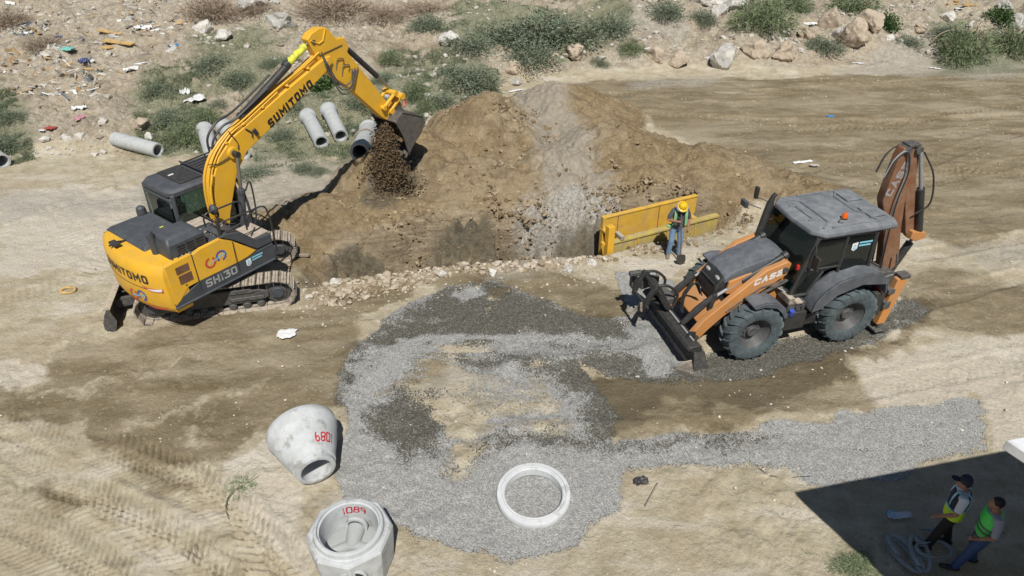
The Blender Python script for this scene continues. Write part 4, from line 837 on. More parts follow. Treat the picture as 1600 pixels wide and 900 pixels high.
# cab
yb_, yt_ = .82, .78
fp = {}
cbm = A()
zf, zr = 1.35, 1.62
Pf, Pt, Rb, Rt, Mb_, Mt_ = (.34, 1.42), (-.05, 2.74), (-1.50, 1.72), (-1.50, 2.70), (-.72, 1.55), (-.78, 2.72)
for s in (-1, 1):
    Y_ = s * yb_; YT = s * yt_
    for a, b, r in ((Pf, Pt, .05), (Rb, Rt, .05), ((-.72, 1.5), Mt_, .04), (Pt, Rt, .05), (Pf, (.30, 1.3), .05), ((.32, 1.36), (-.12, 1.36), .045), ((.12, 1.98), (-.75, 1.98), .03), ((-.05, 1.36), (-.35, 1.9), .035)):
        cbm.tube([(a[0], Y_ if a[1] < 2.3 else YT, a[1]), (b[0], Y_ if b[1] < 2.3 else YT, b[1])], r, 6)
for (x, z) in (Pf, Pt, Rb, Rt): cbm.tube([(x, -yb_ if z < 2.3 else -yt_, z), (x, yb_ if z < 2.3 else yt_, z)], .05, 6)
cbm.bb(-1.5, .34, -.8, .8, 1.15, 1.3); cbm.bb(.28, .36, -.5, .5, 1.3, 2.0); cbm.bb(-1.54, -1.46, -.8, .8, 1.2, 1.72)
cab2 = cbm.build('cab', BLK, BH, .01)
for s in (-1, 1):
    for nm, po in (('door_window', [Pf, (.30, 1.98), Pt, Mt_, (-.72, 1.98), (-.4, 1.9), (-.05, 1.4)]), ('rear_side_window', [(-.72, 1.98), Mt_, Rt, Rb, (-.9, 1.78)])):
        V = [(x, s * (yb_ if z < 2.3 else yt_) , z) for x, z in po]; n = len(V)
        V2 = [(x, y - s * .012, z) for x, y, z in V]
        MB().add(V + V2, [list(range(n)), list(range(2 * n - 1, n - 1, -1))] + [(i, (i + 1) % n, (i + 1) % n + n, i + n) for i in range(n)]).build(nm, GLS, cab2)
def pane(P, nm):
    P = [Vector(p) for p in P]; n_ = (P[1] - P[0]).cross(P[2] - P[0]).normalized() * .012; n = len(P)
    MB().add(P + [p + n_ for p in P], [list(range(n)), list(range(2 * n - 1, n - 1, -1))] + [(i, (i + 1) % n, (i + 1) % n + n, i + n) for i in range(n)]).build(nm, GLS, cab2)
pane([(Pf[0] + .02, -yb_, Pf[1] + .3), (Pf[0] + .02, yb_, Pf[1] + .3), (Pt[0], yt_, Pt[1]), (Pt[0], -yt_, Pt[1])], 'windscreen'); pane([(-1.52, -.8, 1.76), (-1.52, .8, 1.76), (-1.52, .77, 2.66), (-1.52, -.77, 2.66)], 'rear_window')
cd_ = lambda u, v, w_: Vector((-1.02 - u, .80 - (v) * .02 + .012 + w_, 2.42 + v + .0))
decal(cd_, cab2, None, 1.0)
# roof
ring = []
for z, i in ((2.74, .05), (2.80, 0), (2.87, .02), (2.915, .12)):
    x0, x1, y0, y1 = -2.0 + i, .10 - i, -.9 + i, .9 - i; k = .22
    ring.append([Vector(p) for p in ((x0 + k * .5, y0, z), (x1 - k, y0, z), (x1, y0 + k, z), (x1 + .05, 0, z), (x1, y1 - k, z), (x1 - k, y1, z), (x0 + k * .5, y1, z), (x0, y1 - k, z), (x0, 0, z), (x0, y0 + k, z))])
rf = A().loft(ring).build('roof', RFG, BH, .015)
for pts in ([(-.15, -.72), (-.42, -.5), (-.42, .5), (-.15, .72)], [(-.05, -.35), (-.18, -.3), (-.18, .3), (-.05, .35)], [(-.35, .75), (-1.0, .7), (-1.5, .74), (-1.8, .6)], [(-1.85, -.72), (-1.45, -.66), (-1.3, -.5), (-1.3, .2), (-1.45, .4), (-1.5, .72)], [(-.5, -.74), (-1.2, -.76)]):
    A().tube([(x, y, 2.925) for x, y in pts], .026, 6).build('roof_rib', RFG, rf)
A().box((-1.62, -.45, 2.935), (.4, .5, .04)).box((-1.62, .35, 2.935), (.4, .45, .04)).build('roof_vent_cover', RFG, rf, .015)
MB().lathe([(0, 0), (.07, 0), (.07, .03), (.0, .03)], 16, Matrix.Translation((-.85, .45, 2.915))).tube(bez([(-.85, .45, 2.93), (-.7, .5, 2.93), (-.62, .58, 2.93), (-.7, .62, 2.93)], 4), .012, 5).build('beacon_base', BLK, BH)
MB().lathe([(0, .14), (.04, .13), (.06, .10), (.065, .03), (0, .03)], 16, Matrix.Translation((-.85, .45, 2.915))).build('beacon', AMB, BH)
# mirrors
A().tube([(-.0, .82, 2.6), (.12, 1.0, 2.55), (.1, 1.02, 2.4)], .014, 5).box((.08, 1.03, 2.3), (.06, .2, .3)).build('rear_view_mirror', BLK, BH, .02)
A().tube([(-.0, -.82, 2.75), (.25, -1.0, 2.85), (.3, -1.12, 2.8)], .014, 5).box((.3, -1.1, 2.95), (.07, .1, .28)).build('rear_view_mirror', BLK, BH, .02)
A().tube([(.2, -.95, 2.6), (.5, -1.1, 2.7)], .014, 5).box((.52, -1.16, 2.68), (.08, .22, .15)).build('rear_view_mirror', DGR, BH, .02)
# stack
A().tube([(.55, -.52, 1.9), (.42, -.55, 2.2), (.30, -.56, 2.9), (.26, -.56, 3.1), (.2, -.56, 3.16)], [.07, .085, .085, .05, .05], 10).tube([(.36, -.56, 2.5), (.1, -.62, 2.5)], .015, 5).build('exhaust_stack', BLK, BH)
# seat inside
A().box((-.75, 0, 1.72), (.45, .5, .14)).box((-1.0, 0, 2.1), (.14, .46, .65)).build('driver_seat', BLD, BH, .05); A().cyl((-.15, 0, 1.3), (-.22, 0, 1.95), .05).tube([(-.2 + .16 * math.cos(a) * .5, .2 * math.sin(a), 2.0 + .1 * math.cos(a)) for a in [k * math.pi / 6 for k in range(13)]], .015, 6).build('steering_wheel', BLK, BH)
A().bb(-.7, .2, -.7, .7, 1.302, 1.34).build('cab_floor_mat', MATS['console_teal'], BH)
# fenders
for s in (-1, 1):
    m = MB(); o_ = [(-.06, 1.10), (-.10, 1.35), (-.30, 1.60), (-.62, 1.80), (-1.2, 1.90), (-1.62, 1.84), (-1.85, 1.62), (-1.92, 1.3)]; i_ = [(a * 1.0 + (0.03 if k > 5 else -.03), b - .05) for k, (a, b) in enumerate(o_)]
    m.prism(o_ + i_[::-1], s * .74, s * 1.16); m.prism(o_ + [(-1.86, 1.52), (-1.2, 1.62), (-.62, 1.45), (-.25, 1.14)], s * 1.12, s * 1.17); m.prism(o_ + [(-1.86, 1.25), (-.25, 1.1)], s * .74, s * .79)
    m.build('rear_fender', HOOD, BH, .03)
    fo = [(.52, 1.05), (.62, 1.32), (.85, 1.48), (1.15, 1.53), (1.40, 1.48)]; fi = [(a, b - .04) for a, b in fo]
    m = MB(); m.prism(fo + fi[::-1], s * .72, s * 1.14); m.prism(fo + [(1.38, 1.42), (1.15, 1.44), (.85, 1.36), (.68, 1.2), (.6, 1.05)], s * 1.1, s * 1.15); m.tube([(.8, s * .75, 1.42), (.8, s * .5, 1.2)], .04); m.build('front_fender', HOOD, BH, .035)
# tanks and steps
A().bb(-.10, .45, .55, 1.0, .55, 1.02).build('fuel_tank', BLK, BH, .03); A().bb(-.02, .42, .55, .96, 1.03, 1.26).build('battery_box', BLD, BH, .02)
A().bb(.30, .44, .50, .98, 1.25, 1.42).bb(.08, .25, .5, 1.0, 1.24, 1.30).build('step_plate', TRK, BH, .02); A().cyl((.33, .99, 1.0), (.33, 1.02, 1.12), .06).build('blue_fuel_cap', BLUL, BH)
for k in range(5): A().tube(bez([(.42 + .03 * k, .5 + .02 * k, 1.5), (.35, .62 + .03 * k, 1.4), (.2 + .05 * k, .7, 1.3), (.0 + .06 * k, .8, 1.22)], 4), .016, 6).build('hydraulic_hose', BLD if k % 2 else SIL, BH)
A().cyl((.2, .98, 1.16), (.2, 1.0, 1.16), .045).cyl((.06, .98, 1.16), (.06, 1.0, 1.16), .045).build('filler_caps', DGR, BH)
# loader arms
for s in (-1, 1):
    y0 = s * .60
    a_ = A().prism([(.36, 2.12), (.46, 2.18), (.95, 2.04), (1.62, 1.50), (2.25, .98), (2.52, .62), (2.50, .45), (2.34, .42), (2.1, .70), (1.75, 1.02), (1.1, 1.42), (.42, 1.84)], y0 - .07, y0 + .07).build('loader_arm', ORG, BH, .02)
    stroke_text('CASE', .15, .14, .04, .03, (lambda u, v, l: Vector((.86 - u, y0 + .0725, 1.86 + v + u * .28))) if s > 0 else (lambda u, v, l: Vector((.86 + u, y0 - .0725, 1.86 + v - u * .28))), WHT, a_, slant=.15)
    A().tube([(.42, y0 + s * .075, 1.72), (1.0, y0 + s * .08, 1.62), (1.75, y0 + s * .08, 1.12)], .02, 6).build('hydraulic_pipe', BLD, a_)
    A().cyl((.5, y0 - .12, 2.0), (.5, y0 + .12, 2.0), .06).cyl((2.42, y0 - .1, .55), (2.42, y0 + .1, .55), .06).build('arm_pins', BLD, a_)
    yi = s * .44
    c_ = A().cyl((.45, yi, 2.18), (1.35, yi, 1.72), .07, n=14).cyl((.45, yi, 2.18), (.35, yi, 2.22), .09).build('tilt_cylinder', BLK, BH, .005); A().cyl((1.35, yi, 1.72), (1.95, yi, 1.40), .035).build('cylinder_rod', ROD, c_)
    A().prism([(1.90, 1.48), (2.0, 1.48), (2.08, 1.1), (2.06, .88), (1.96, .88), (1.98, 1.1)], yi + s * .02 - .03, yi + s * .02 + .03).build('tilt_lever', BLK, BH, .01)
    A().tube([(1.96, yi - .01, 1.42), (2.3, yi - .02, 1.12), (2.62, yi - .02, .80)], [.06, .075, .06], 8).build('tilt_rod', BLK, BH)
    b2 = A().cyl((.72, s * .52, 1.45), (1.55, s * .53, 1.12), .065, n=12).build('lift_cylinder', BLK, BH); A().cyl((1.55, s * .53, 1.12), (2.0, s * .55, .95), .035).build('cylinder_rod', ROD, b2)
    A().prism([(.25, .9), (.25, 1.9), (.4, 2.2), (.58, 2.1), (.75, 1.6), (.75, .9)], s * .50 - .02, s * .50 + .02).build('loader_tower', ORG if s > 0 else BLD, BH, .01)
    A().tube(bez([(.3, s * .66, 1.72), (.9, s * .7, 1.5), (1.2, s * .7, 1.36)], 4), .03, 6).build('hydraulic_hose', BLD, BH)
A().prism([(1.75, 1.25), (2.05, 1.10), (2.30, .84), (2.28, .78), (2.0, 1.0), (1.72, 1.15)], -.53, .53).build('arm_cross_plate', ORG, BH, .02)
A().tube(bez([(1.95, .3, 1.2), (2.0, .0, 1.12), (1.9, -.2, 1.3), (1.75, -.3, 1.5)], 5), .012, 5).build('grey_hose', SIL, BH)
# loader bucket, open at the front, sitting on its cutting edge
Wb = 1.14
Wb = Wb
LB = A().prism([(2.62, .80), (2.52, .55), (2.49, .25), (2.54, .02), (2.58, .01), (2.55, .26), (2.57, .54), (2.66, .78)], -Wb, Wb).build('loader_bucket', BLD, BH, .006)
A().prism([(2.53, .0), (2.50, .14), (2.60, .14), (2.62, .0)], -Wb, Wb).build('cutting_edge', TRK, LB)
for s in (-1, 1):
    A().prism([(2.24, .04), (2.40, .62), (2.52, .84), (2.68, .80), (2.60, .05)], s * Wb - .015, s * Wb + .015).build('bucket_side_plate', BLD, LB)
    A().prism([(2.60, .03), (2.68, .42), (2.86, .40), (3.14, .03)], s * Wb - .03, s * Wb + .0).build('bucket_side_cutter', TRK, LB)
A().prism([(2.48, .66), (2.50, .86), (2.62, .92), (2.78, .90), (2.84, .80), (2.60, .70)], -Wb - .02, Wb + .02).build('bucket_top_beam', BLK, LB, .02)
A().tube([(2.63, -1.0, .955), (2.63, 1.0, .955)], .02, 6).build('fork_shaft', SIL, LB)
for s in (-1, 1):
    b_ = A().cyl((2.50, s * .9, .98), (2.72, s * .9, .55), .045).prism([(2.5, .85), (2.5, 1.05), (2.65, 1.1), (2.74, .9)], s * .82 - .015, s * .82 + .015).build('clam_cylinder', BLK, LB)
LB.scale = (1, 1, .80)
# pallet forks folded back over the bucket on the far side
def fork(y):
    f = A(); f.prism([(2.62, .95), (2.70, 1.0), (3.05, 1.62), (3.0, 1.70), (2.90, 1.66), (2.56, 1.02)], y - .05, y + .05)
    f.prism([(3.03, 1.70), (3.0, 1.62), (2.2, 1.58), (1.98, 1.60), (2.2, 1.66)], y - .06, y + .06) if False else None
    f.prism([(2.98, 1.66), (3.06, 1.60), (3.22, 1.28), (3.24, 1.08), (3.14, 1.2)], y - .06, y + .06)
    f.build('pallet_fork', BLK, BH, .01)
for y in (-.15, -.75): fork(y)
A().tube([(2.95, -.95, 1.55), (2.95, .05, 1.55)], .035, 6).tube([(3.2, -.9, 1.2), (3.2, 0, 1.2)], .03, 6).tube(bez([(2.55, -.1, 1.0), (2.45, -.12, 1.35), (2.7, -.12, 1.62), (2.95, -.15, 1.66)], 4), .035, 6).tube(bez([(2.55, -.72, 1.0), (2.45, -.74, 1.35), (2.7, -.74, 1.62), (2.95, -.75, 1.66)], 4), .035, 6).build('fork_carriage', BLK, BH, .005)
A().box((2.78, -1.0, 1.25), (.5, .3, .25), rz=.2).box((2.95, -1.22, 1.1), (.25, .16, .3)).box((2.55, -.45, 1.12), (.25, .5, .18)).box((3.1, -.98, 1.5), (.3, .12, .1)).build('quick_coupler', BLD, BH, .02)
A().bb(2.6, 3.05, -1.08, -.92, 1.38, 1.44).build('silver_slide', SIL, BH, .01)
for k in range(3):
    A().tube(bez([(2.1, .1 + .05 * k, 1.3), (2.25, .05 + .05 * k, 1.55 + .05 * k), (2.45, .0 + .05 * k, 1.3), (2.5, .1 + .04 * k, .9)], 5), .016, 6).build('hydraulic_hose', BLK, BH)
for o_ in children(BH):
    if o_.name.split('.')[0] in ('pallet_fork', 'fork_carriage', 'quick_coupler', 'silver_slide'): o_.location.z -= .16; o_.location.x += .06
# rear digging arm, folded upright
BM = A().prism([(-2.75, .85), (-3.05, .80), (-3.12, 1.3), (-2.86, 2.2), (-2.68, 3.0), (-2.52, 3.6), (-2.48, 4.02), (-2.38, 4.20), (-2.20, 4.22), (-2.14, 4.02), (-2.10, 3.4), (-2.08, 3.0), (-2.28, 2.55), (-2.55, 1.7)], -.11, .11).build('boom', ORD, BH, .02)
stroke_text('CASE', .19, .17, .045, .04, lambda u, v, l: Vector((-2.28, .1125, 3.5)) + Vector((-(u * math.cos(R(72)) - v * math.sin(R(72))), 0, u * math.sin(R(72)) + v * math.cos(R(72)))), SIL, BM)
DP = A().prism([(-2.30, 4.10), (-2.44, 4.22), (-2.62, 4.15), (-2.82, 3.4), (-3.22, 2.4), (-3.34, 1.95), (-3.22, 1.85), (-3.04, 2.05), (-2.72, 2.9), (-2.5, 3.6)], -.09, .09).build('dipper', ORD, BH, .015)
A().prism([(-3.1, 1.95), (-3.12, 2.12), (-3.5, 2.06), (-3.56, 1.92), (-3.3, 1.84)], -.22, .22).build('dipper_yoke', ORG, BH, .01)
c_ = A().cyl((-3.36, .13, 2.08), (-2.98, .13, 3.2), .085, n=16).build('dipper_cylinder', BLK, BH, .004); A().cyl((-2.98, .13, 3.2), (-2.62, .13, 4.10), .04).build('cylinder_rod', ROD, c_)
A().cyl((-2.58, -.16, 4.14), (-2.58, .16, 4.14), .09).cyl((-2.3, -.15, 4.15), (-2.3, .15, 4.15), .09).box((-2.45, 0, 4.25), (.3, .26, .06)).build('boom_head_pins', BLD, BH, .01)
c_ = A().cyl((-3.0, 0, .75), (-3.38, 0, 1.7), .09, n=16).build('boom_cylinder', BLK, BH, .004); A().cyl((-3.38, 0, 1.7), (-3.45, 0, 1.95), .04).build('cylinder_rod', ROD, c_)
for k, (y, r) in enumerate(((.14, .022), (-.13, .02), (.17, .016))):
    A().tube(bez([(-2.6, y, 1.2), (-2.45, y + .05, 2.0), (-2.35, y + .05, 3.0), (-2.4, y + .04, 3.7), (-2.25, y, 4.15), (-2.0, y, 4.0), (-1.9, y - .02, 3.6)], 6), r, 6).build('hydraulic_hose', SIL if k == 0 else BLK, BH)
A().tube(bez([(-3.0, .2, 2.6), (-3.2, .3, 2.9), (-3.0, .3, 3.6), (-2.7, .15, 4.1)], 5), .02, 6).build('hydraulic_hose', BLK, BH)
A().tube([(-2.75, .25, 1.0), (-2.9, .3, 1.3), (-2.85, .25, 1.6)], .03, 6).box((-2.6, .1, 1.0), (.4, .5, .4)).box((-2.5, .0, .75), (.35, .7, .25)).box((-2.9, -.1, 1.35), (.2, .3, .2)).build('swing_post', BLD, BH, .02)
A().bb(-2.22, -2.04, -1.1, 1.1, .75, .93).bb(-2.22, -2.04, -1.1, 1.1, 1.15, 1.27).build('slide_frame', BLD, BH, .01)
DB = A().prism([(-3.10, .95), (-2.95, 1.1), (-2.7, .9), (-2.65, .5), (-3.0, .35), (-3.25, .6)], -.3, .3).build('digging_bucket', BLD, BH, .02)
for s in (-1, 1):
    sl2 = A().prism([(-2.06, .30), (-2.28, .30), (-2.50, 1.45), (-2.36, 1.55), (-2.22, 1.50)], s * 1.0 - .07, s * 1.0 + .07).build('stabilizer_leg', ORG, BH, .01)
    A().box((-2.2, s * 1.0, .14), (.36, .3, .05)).box((-2.18, s * 1.0, .24), (.1, .1, .16)).build('stabilizer_foot', BLD, sl2, .01)
    A().box((-2.4, s * .98, 1.55), (.26, .22, .1)).build('stabilizer_cap', BLD, sl2, .02)
    A().tube(bez([(-2.1, s * .7, 1.3), (-2.3, s * .85, 1.5), (-2.35, s * .95, 1.3)], 4), .015, 5).build('hydraulic_hose', SIL, BH)
A().bb(-1.98, -1.9, .75, 1.0, 1.2, 1.35).build('rear_light', REDG, BH, .01)
A().box((.33, .83, 2.12), (.06, .06, .12)).build('marker_light', REDG, BH, .01)
# ------------------------------------------------------------------ precast concrete
# cone lying on its side, narrow mouth towards the camera
p = at(480, 700, .45); cx, cy = at(478, 725, 0).x, at(478, 725, 0).y
CN = empty('manhole_cone', (-3.62, 8.72, gz(-3.62, 8.72)), 0, 'white precast concrete manhole cone on its side, red 1089 upside down', 'manhole cone')
ax = Vector((.46, -.84, .0)).normalized()          # from wide end to narrow mouth
def conering(s_, rad, zc, off=0):
    side_ = ax.cross(Vector((0, 0, 1))).normalized(); upv = CNT @ Vector((0, 0, 1)); return [CB + CA * s_ + side_ * (rad * math.cos(t)) + upv * (rad * math.sin(t) + zc) for t in [2 * math.pi * k / 48 for k in range(48)]]
tilt = R(12)
side_ = ax.cross(Vector((0, 0, 1))).normalized(); CNT = Matrix.Rotation(0, 3, side_)
CA = (ax * math.cos(tilt) - Vector((0, 0, 1)) * math.sin(tilt) * .55).normalized(); CNT = Matrix(((side_.x, 0, 0), (0, 1, 0), (0, 0, 1)))
upv = side_.cross(CA).normalized(); CB = Vector((-.1, .18, .60))
def cr(s_, rad, zc): return [CB + CA * s_ + side_ * (rad * math.cos(t)) + upv * (rad * math.sin(t) + zc) for t in [2 * math.pi * k / 48 for k in range(48)]]
Ro = [(-.36, .615, 0), (-.34, .635, 0), (-.20, .635, 0), (-.16, .60, -.005), (.02, .56, -.02), (.40, .40, -.10), (.46, .385, -.12), (.47, .35, -.12), (.56, .35, -.12), (.57, .335, -.12), (.57, .275, -.12), (.40, .27, -.12), (.0, .46, -.03), (-.30, .52, 0), (-.36, .54, 0)]
m = MB(); m.loft([cr(*a) for a in Ro] , cap=False); n_ = 48; L0 = (len(Ro) - 1) * n_
m.F += [(k, (k + 1) % n_, L0 + (k + 1) % n_, L0 + k) for k in range(n_)]
cone = m.build('cone_body', CONW, CN, 0, 50)
def cone_pt(th, s_, lift=.004):
    for (a, b) in zip(Ro[:6], Ro[1:7]):
        if a[0] <= s_ <= b[0]:
            t = (s_ - a[0]) / (b[0] - a[0]); rad = a[1] + (b[1] - a[1]) * t; zc = a[2] + (b[2] - a[2]) * t; break
    return CB + CA * s_ + side_ * ((rad + lift) * math.cos(th)) + upv * ((rad + lift) * math.sin(th) + zc)
random.seed(3)
TH0 = R(62)
sgn = 1 if side_.x > 0 else -1
_th = lambda u: (R(90) - sgn * (R(38) + u / .47)) if True else 0
# digits drawn so that they read 1089 from the wide end: upside down for the camera
stroke_text('1089', .15, .095, .022, .018, lambda u, v, l: cone_pt(_th(-u), .24 + v, .006), REDP, cone, hand=.003)
# octagonal base
OC = empty('octagonal_manhole', (-2.53, 6.88, gz(-2.53, 6.88)), 0, 'octagonal pale concrete manhole base with red 1089 inside its rim, standing beside the gravel', 'manhole base')
OH = .92
def octr(r, z, rot=R(10)): return [Vector((r * math.cos(rot + k * math.pi / 4), r * math.sin(rot + k * math.pi / 4), z)) for k in range(8)]
m = MB(); m.loft([octr(.60, 0), octr(.62, .03), octr(.655, .45), octr(.675, OH - .15), octr(.64, OH - .1)])
OB = m.build('octagonal_shell', CONW, OC, .012, 25)
# bore: cut the shell open with a boolean-free build: ring top and inner wall
OB.data.polygons  # shell
bmx = bmesh.new(); bmx.from_mesh(OB.data); tops = [f for f in bmx.faces if f.normal.z > .9 and len(f.verts) == 8]; ins_ = bmesh.ops.inset_region(bmx, faces=tops, thickness=.11); bmesh.ops.delete(bmx, geom=tops, context='FACES_ONLY'); bmx.to_mesh(OB.data); bmx.free()
m = MB(); m.lathe([(.575, OH - .105), (.545, OH - .085), (.535, OH - .01), (.515, OH + .01), (.485, OH + .015), (.475, OH - .03), (.45, OH - .04), (.445, OH - .10), (.44, .32), (.0, .32), (0, .28), (.50, .28), (.56, OH - .14)], 56)
rimo = m.build('rim', CONW, OC, 0, 35)
m = MB(); m.lathe([(.437, .325), (.437, .40), (.38, .43), (.30, .44), (.22, .43), (0, .43)], 40); bench = m.build('benching', CON, OC, 0, 40)
m = MB(); d_ = Vector((.08, 1, 0)).normalized(); m.tube([Vector((0, -.05, .44)), d_ * .36 + Vector((0, 0, .50))], [(.11, .09), (.15, .15)], 20); m.tube([Vector((-.42, -.1, .38)), Vector((.0, .0, .46)), Vector((.41, -.05, .40))], [(.05, .05), (.10, .07), (.05, .05)], 10)
m.build('pipe_invert', CON, bench, .01)
m = MB(); m.lathe([(.13, 0), (.185, 0), (.185, .05), (.13, .05)], 28, Matrix.Translation(d_ * .32 + Vector((0, 0, .54))) @ d_.to_track_quat('-Z', 'Y').to_matrix().to_4x4(), closed=True); m.build('pipe_collar', CONW, bench, .006)
m = MB(); m.lathe([(0, 0), (.13, 0), (.13, .02), (0, .02)], 28, Matrix.Translation(d_ * .30 + Vector((0, 0, .54))) @ d_.to_track_quat('-Z', 'Y').to_matrix().to_4x4()); m.build('pipe_opening', BLK, bench)
a_ = R(-78); m = MB(); M_ = Matrix.Translation((.615 * math.cos(a_), .615 * math.sin(a_), .43)) @ Matrix.Rotation(a_, 4, 'Z') @ Matrix.Rotation(R(90), 4, 'Y')
m.lathe([(0, .0), (.19, .0), (.19, .02), (0, .02)], 28, M_); m.build('side_opening', BLK, OC); MB().lathe([(.19, -.02), (.225, -.02), (.225, .03), (.19, .03)], 28, M_, closed=True).build('opening_collar', CONW, OC, .005)
def oct_in(u, v, l): th = R(90) - u / .44; return Vector((.436 * math.cos(th), .436 * math.sin(th), .75 + v))
stroke_text('1089', .15, .10, .022, .018, oct_in, REDP, rimo, hand=.003)
# flat ring
RG = empty('concrete_ring', (.38, 8.17, gz(.38, 8.17) + .01), 0, 'round pale concrete manhole ring lying flat and empty on dry gravel', 'concrete ring')
MB().lathe([(.64, 0), (.655, .03), (.655, .15), (.64, .17), (.575, .175), (.57, .15), (.555, .145), (.55, .165), (.525, .17), (.505, .15), (.50, 0)], 72, Matrix.Rotation(R(3), 4, 'X'), closed=True).build('ring_body', CONR, RG, 0, 40)
# sewer pipes
def pipe(a, b, r, label, bell=True, sunk=.04, mat=CONP, lift=0.0):
    A3, B3 = on(*a), on(*b); rb = r
    A3.z += r - sunk + lift; B3.z += r - sunk
    L_ = (B3 - A3).length; o = empty('concrete_pipe', ((A3 + B3) / 2).to_tuple(), 0, label, 'concrete pipe', 'concrete sewer pipes lying in the weeds')
    q = (A3 - B3).normalized().to_track_quat('Z', 'Y').to_matrix().to_4x4(); h = L_ / 2; ri = r * .74
    if bell: pf = [(r, -h), (r, h - .32), (r * 1.06, h - .26), (r * 1.22, h - .2), (r * 1.22, h - .01), (r * 1.19, h), (r * .98, h), (r * .95, h - .12), (ri, h - .14), (ri, -h)]
    else: pf = [(r, -h), (r, h), (ri, h), (ri, -h)]
    MB().lathe(pf, 32, q, closed=True).build('pipe_shell', mat, o, .01, 40); return o
pipe((183, 226), (250, 244), .26, 'concrete pipe lying alone on bare sand behind the excavator cab', False)
pipe((-25, 240), (8, 262), .27, 'concrete pipe end poking in at the left edge of the site', False)
pipe((322, 212), (338, 262), .27, 'concrete pipe with its bell end just left of the excavator boom')
pipe((352, 206), (382, 250), .26, 'concrete pipe whose open end shows just right of the excavator boom base')
pipe((482, 190), (504, 232), .27, 'left one of the two parallel concrete pipes in the weeds under the boom')
pipe((514, 180), (534, 222), .27, 'right one of the two parallel concrete pipes in the weeds under the boom')
Pp = pipe((578, 212), (564, 254), .30, 'concrete pipe with a rope round it beside the falling soil')
tp = on(572, 228); rp = MB(); d = (on(578, 212) - on(564, 254)).normalized(); u_, v_, _ = frame(d)
rp.tube([Vector((0, 0, 0)) + u_ * .345 * math.cos(t) + v_ * .345 * math.sin(t) + d * .10 * math.sin(t * 2) for t in [2 * math.pi * k / 20 for k in range(21)]], .025, 6)
ro = rp.build('rope_sling', pmat('dusty_rope', (.33, .27, .2), .9), None); ro.location = Pp.location + d * .12; tag(ro, 'brown rope sling looped round the concrete pipe nearest the bucket', 'rope')
# ------------------------------------------------------------------ trench shoring
TB = empty('trench_box', (2.72, 16.62, 0), R(25.5), 'worn yellow steel trench shoring box standing in the trench behind the worker', 'trench box')
MB().bb(.0, 3.75, .02, .12, -.9, .22).build('near_panel', YEL3, TB, .01)
MB().bb(.0, 3.75, -.02, .16, .22, .30)  .build('near_panel_cap', YEL3, TB, .015)
for x in (.9, 1.9, 2.9): MB().bb(x, x + .03, -.012, .02, -.9, .22).build('panel_seam', YEL2, TB)
MB().bb(.42, 3.75, 1.05, 1.15, -.9, .42).build('far_panel', YEL2, TB, .01)
MB().bb(.42, 3.75, 1.03, 1.17, .42, .47).build('far_panel_cap', YEL2, TB, .01)
for x in (.9, 2.35, 3.3): MB().bb(x, x + .02, 1.038, 1.05, -.9, .42).build('panel_seam', ORD, TB)
MB().bb(-.12, .08, -.05, .14, -.9, .80).build('corner_post', YEL, TB, .01); MB().bb(  .34, .46, .95, 1.1, -.9, .52).build('corner_post', YEL2, TB, .01)
MB().bb(-.26, -.18, .0, .12, .25, .33).build('post_lug', YEL, TB, .005); MB().bb(.3, .42, -.04, .3, .30, .42).build('spreader_bracket', TRK, TB, .01)
MB().cyl((.4, .1, .1), (.4, 1.1, .1), .07).build('spreader_pipe', YEL2, TB); MB().cyl((3.2, .1, .1), (3.2, 1.1, .1), .07).build('spreader_pipe', YEL2, TB)
# ------------------------------------------------------------------ roofed building at the corner, it throws the big shadow
e1 = Vector((4.708, 1.068, 0)).normalized(); e2 = Vector((.692, -1.30, 0)).normalized(); P0 = Vector((5.36, 5.35, 4.4))
BG = empty('white_building', (P0 + e1 * 9 + e2 * 8 - Vector((0, 0, 4.4))).to_tuple(), 0, 'white flat-roofed building whose roof corner juts in at the right edge', 'building'); Bo = Vector(BG.location)
WB = pmat('white_roof_membrane', (.74, .76, .78), .6, var=.05, c2=(.6, .61, .62), c2sc=1.5, c2t=.64)
def quadp(a, b, c0, c1): return [P0 + e1 * a + e2 * c0, P0 + e1 * b + e2 * c0, P0 + e1 * b + e2 * c1, P0 + e1 * a + e2 * c1]
def slab(a, b, c0, c1, z0, z1, nm, mat, par, bev=0):
    q = [v - Bo for v in quadp(a, b, c0, c1)]; return MB().prism([(v.x, v.y) for v in q], z0, z1, 'z').build(nm, mat, par, bev)
rfb = slab(0, 24, 0, 18, 4.27, 4.4, 'roof_slab', WB, BG, .01)  # roof and wall extended out of view to hold sky light off the shadow
slab(.7, 24, .7, 18, -.1, 4.268, 'wall', WB, BG)
slab(2.6, 3.4, .67, .7, .02, 2.2, 'door', DGR, BG)
for a in (4.5, 7.0): slab(a, a + 1.4, .66, .7, 1.1, 2.4, 'window', GLS, BG)
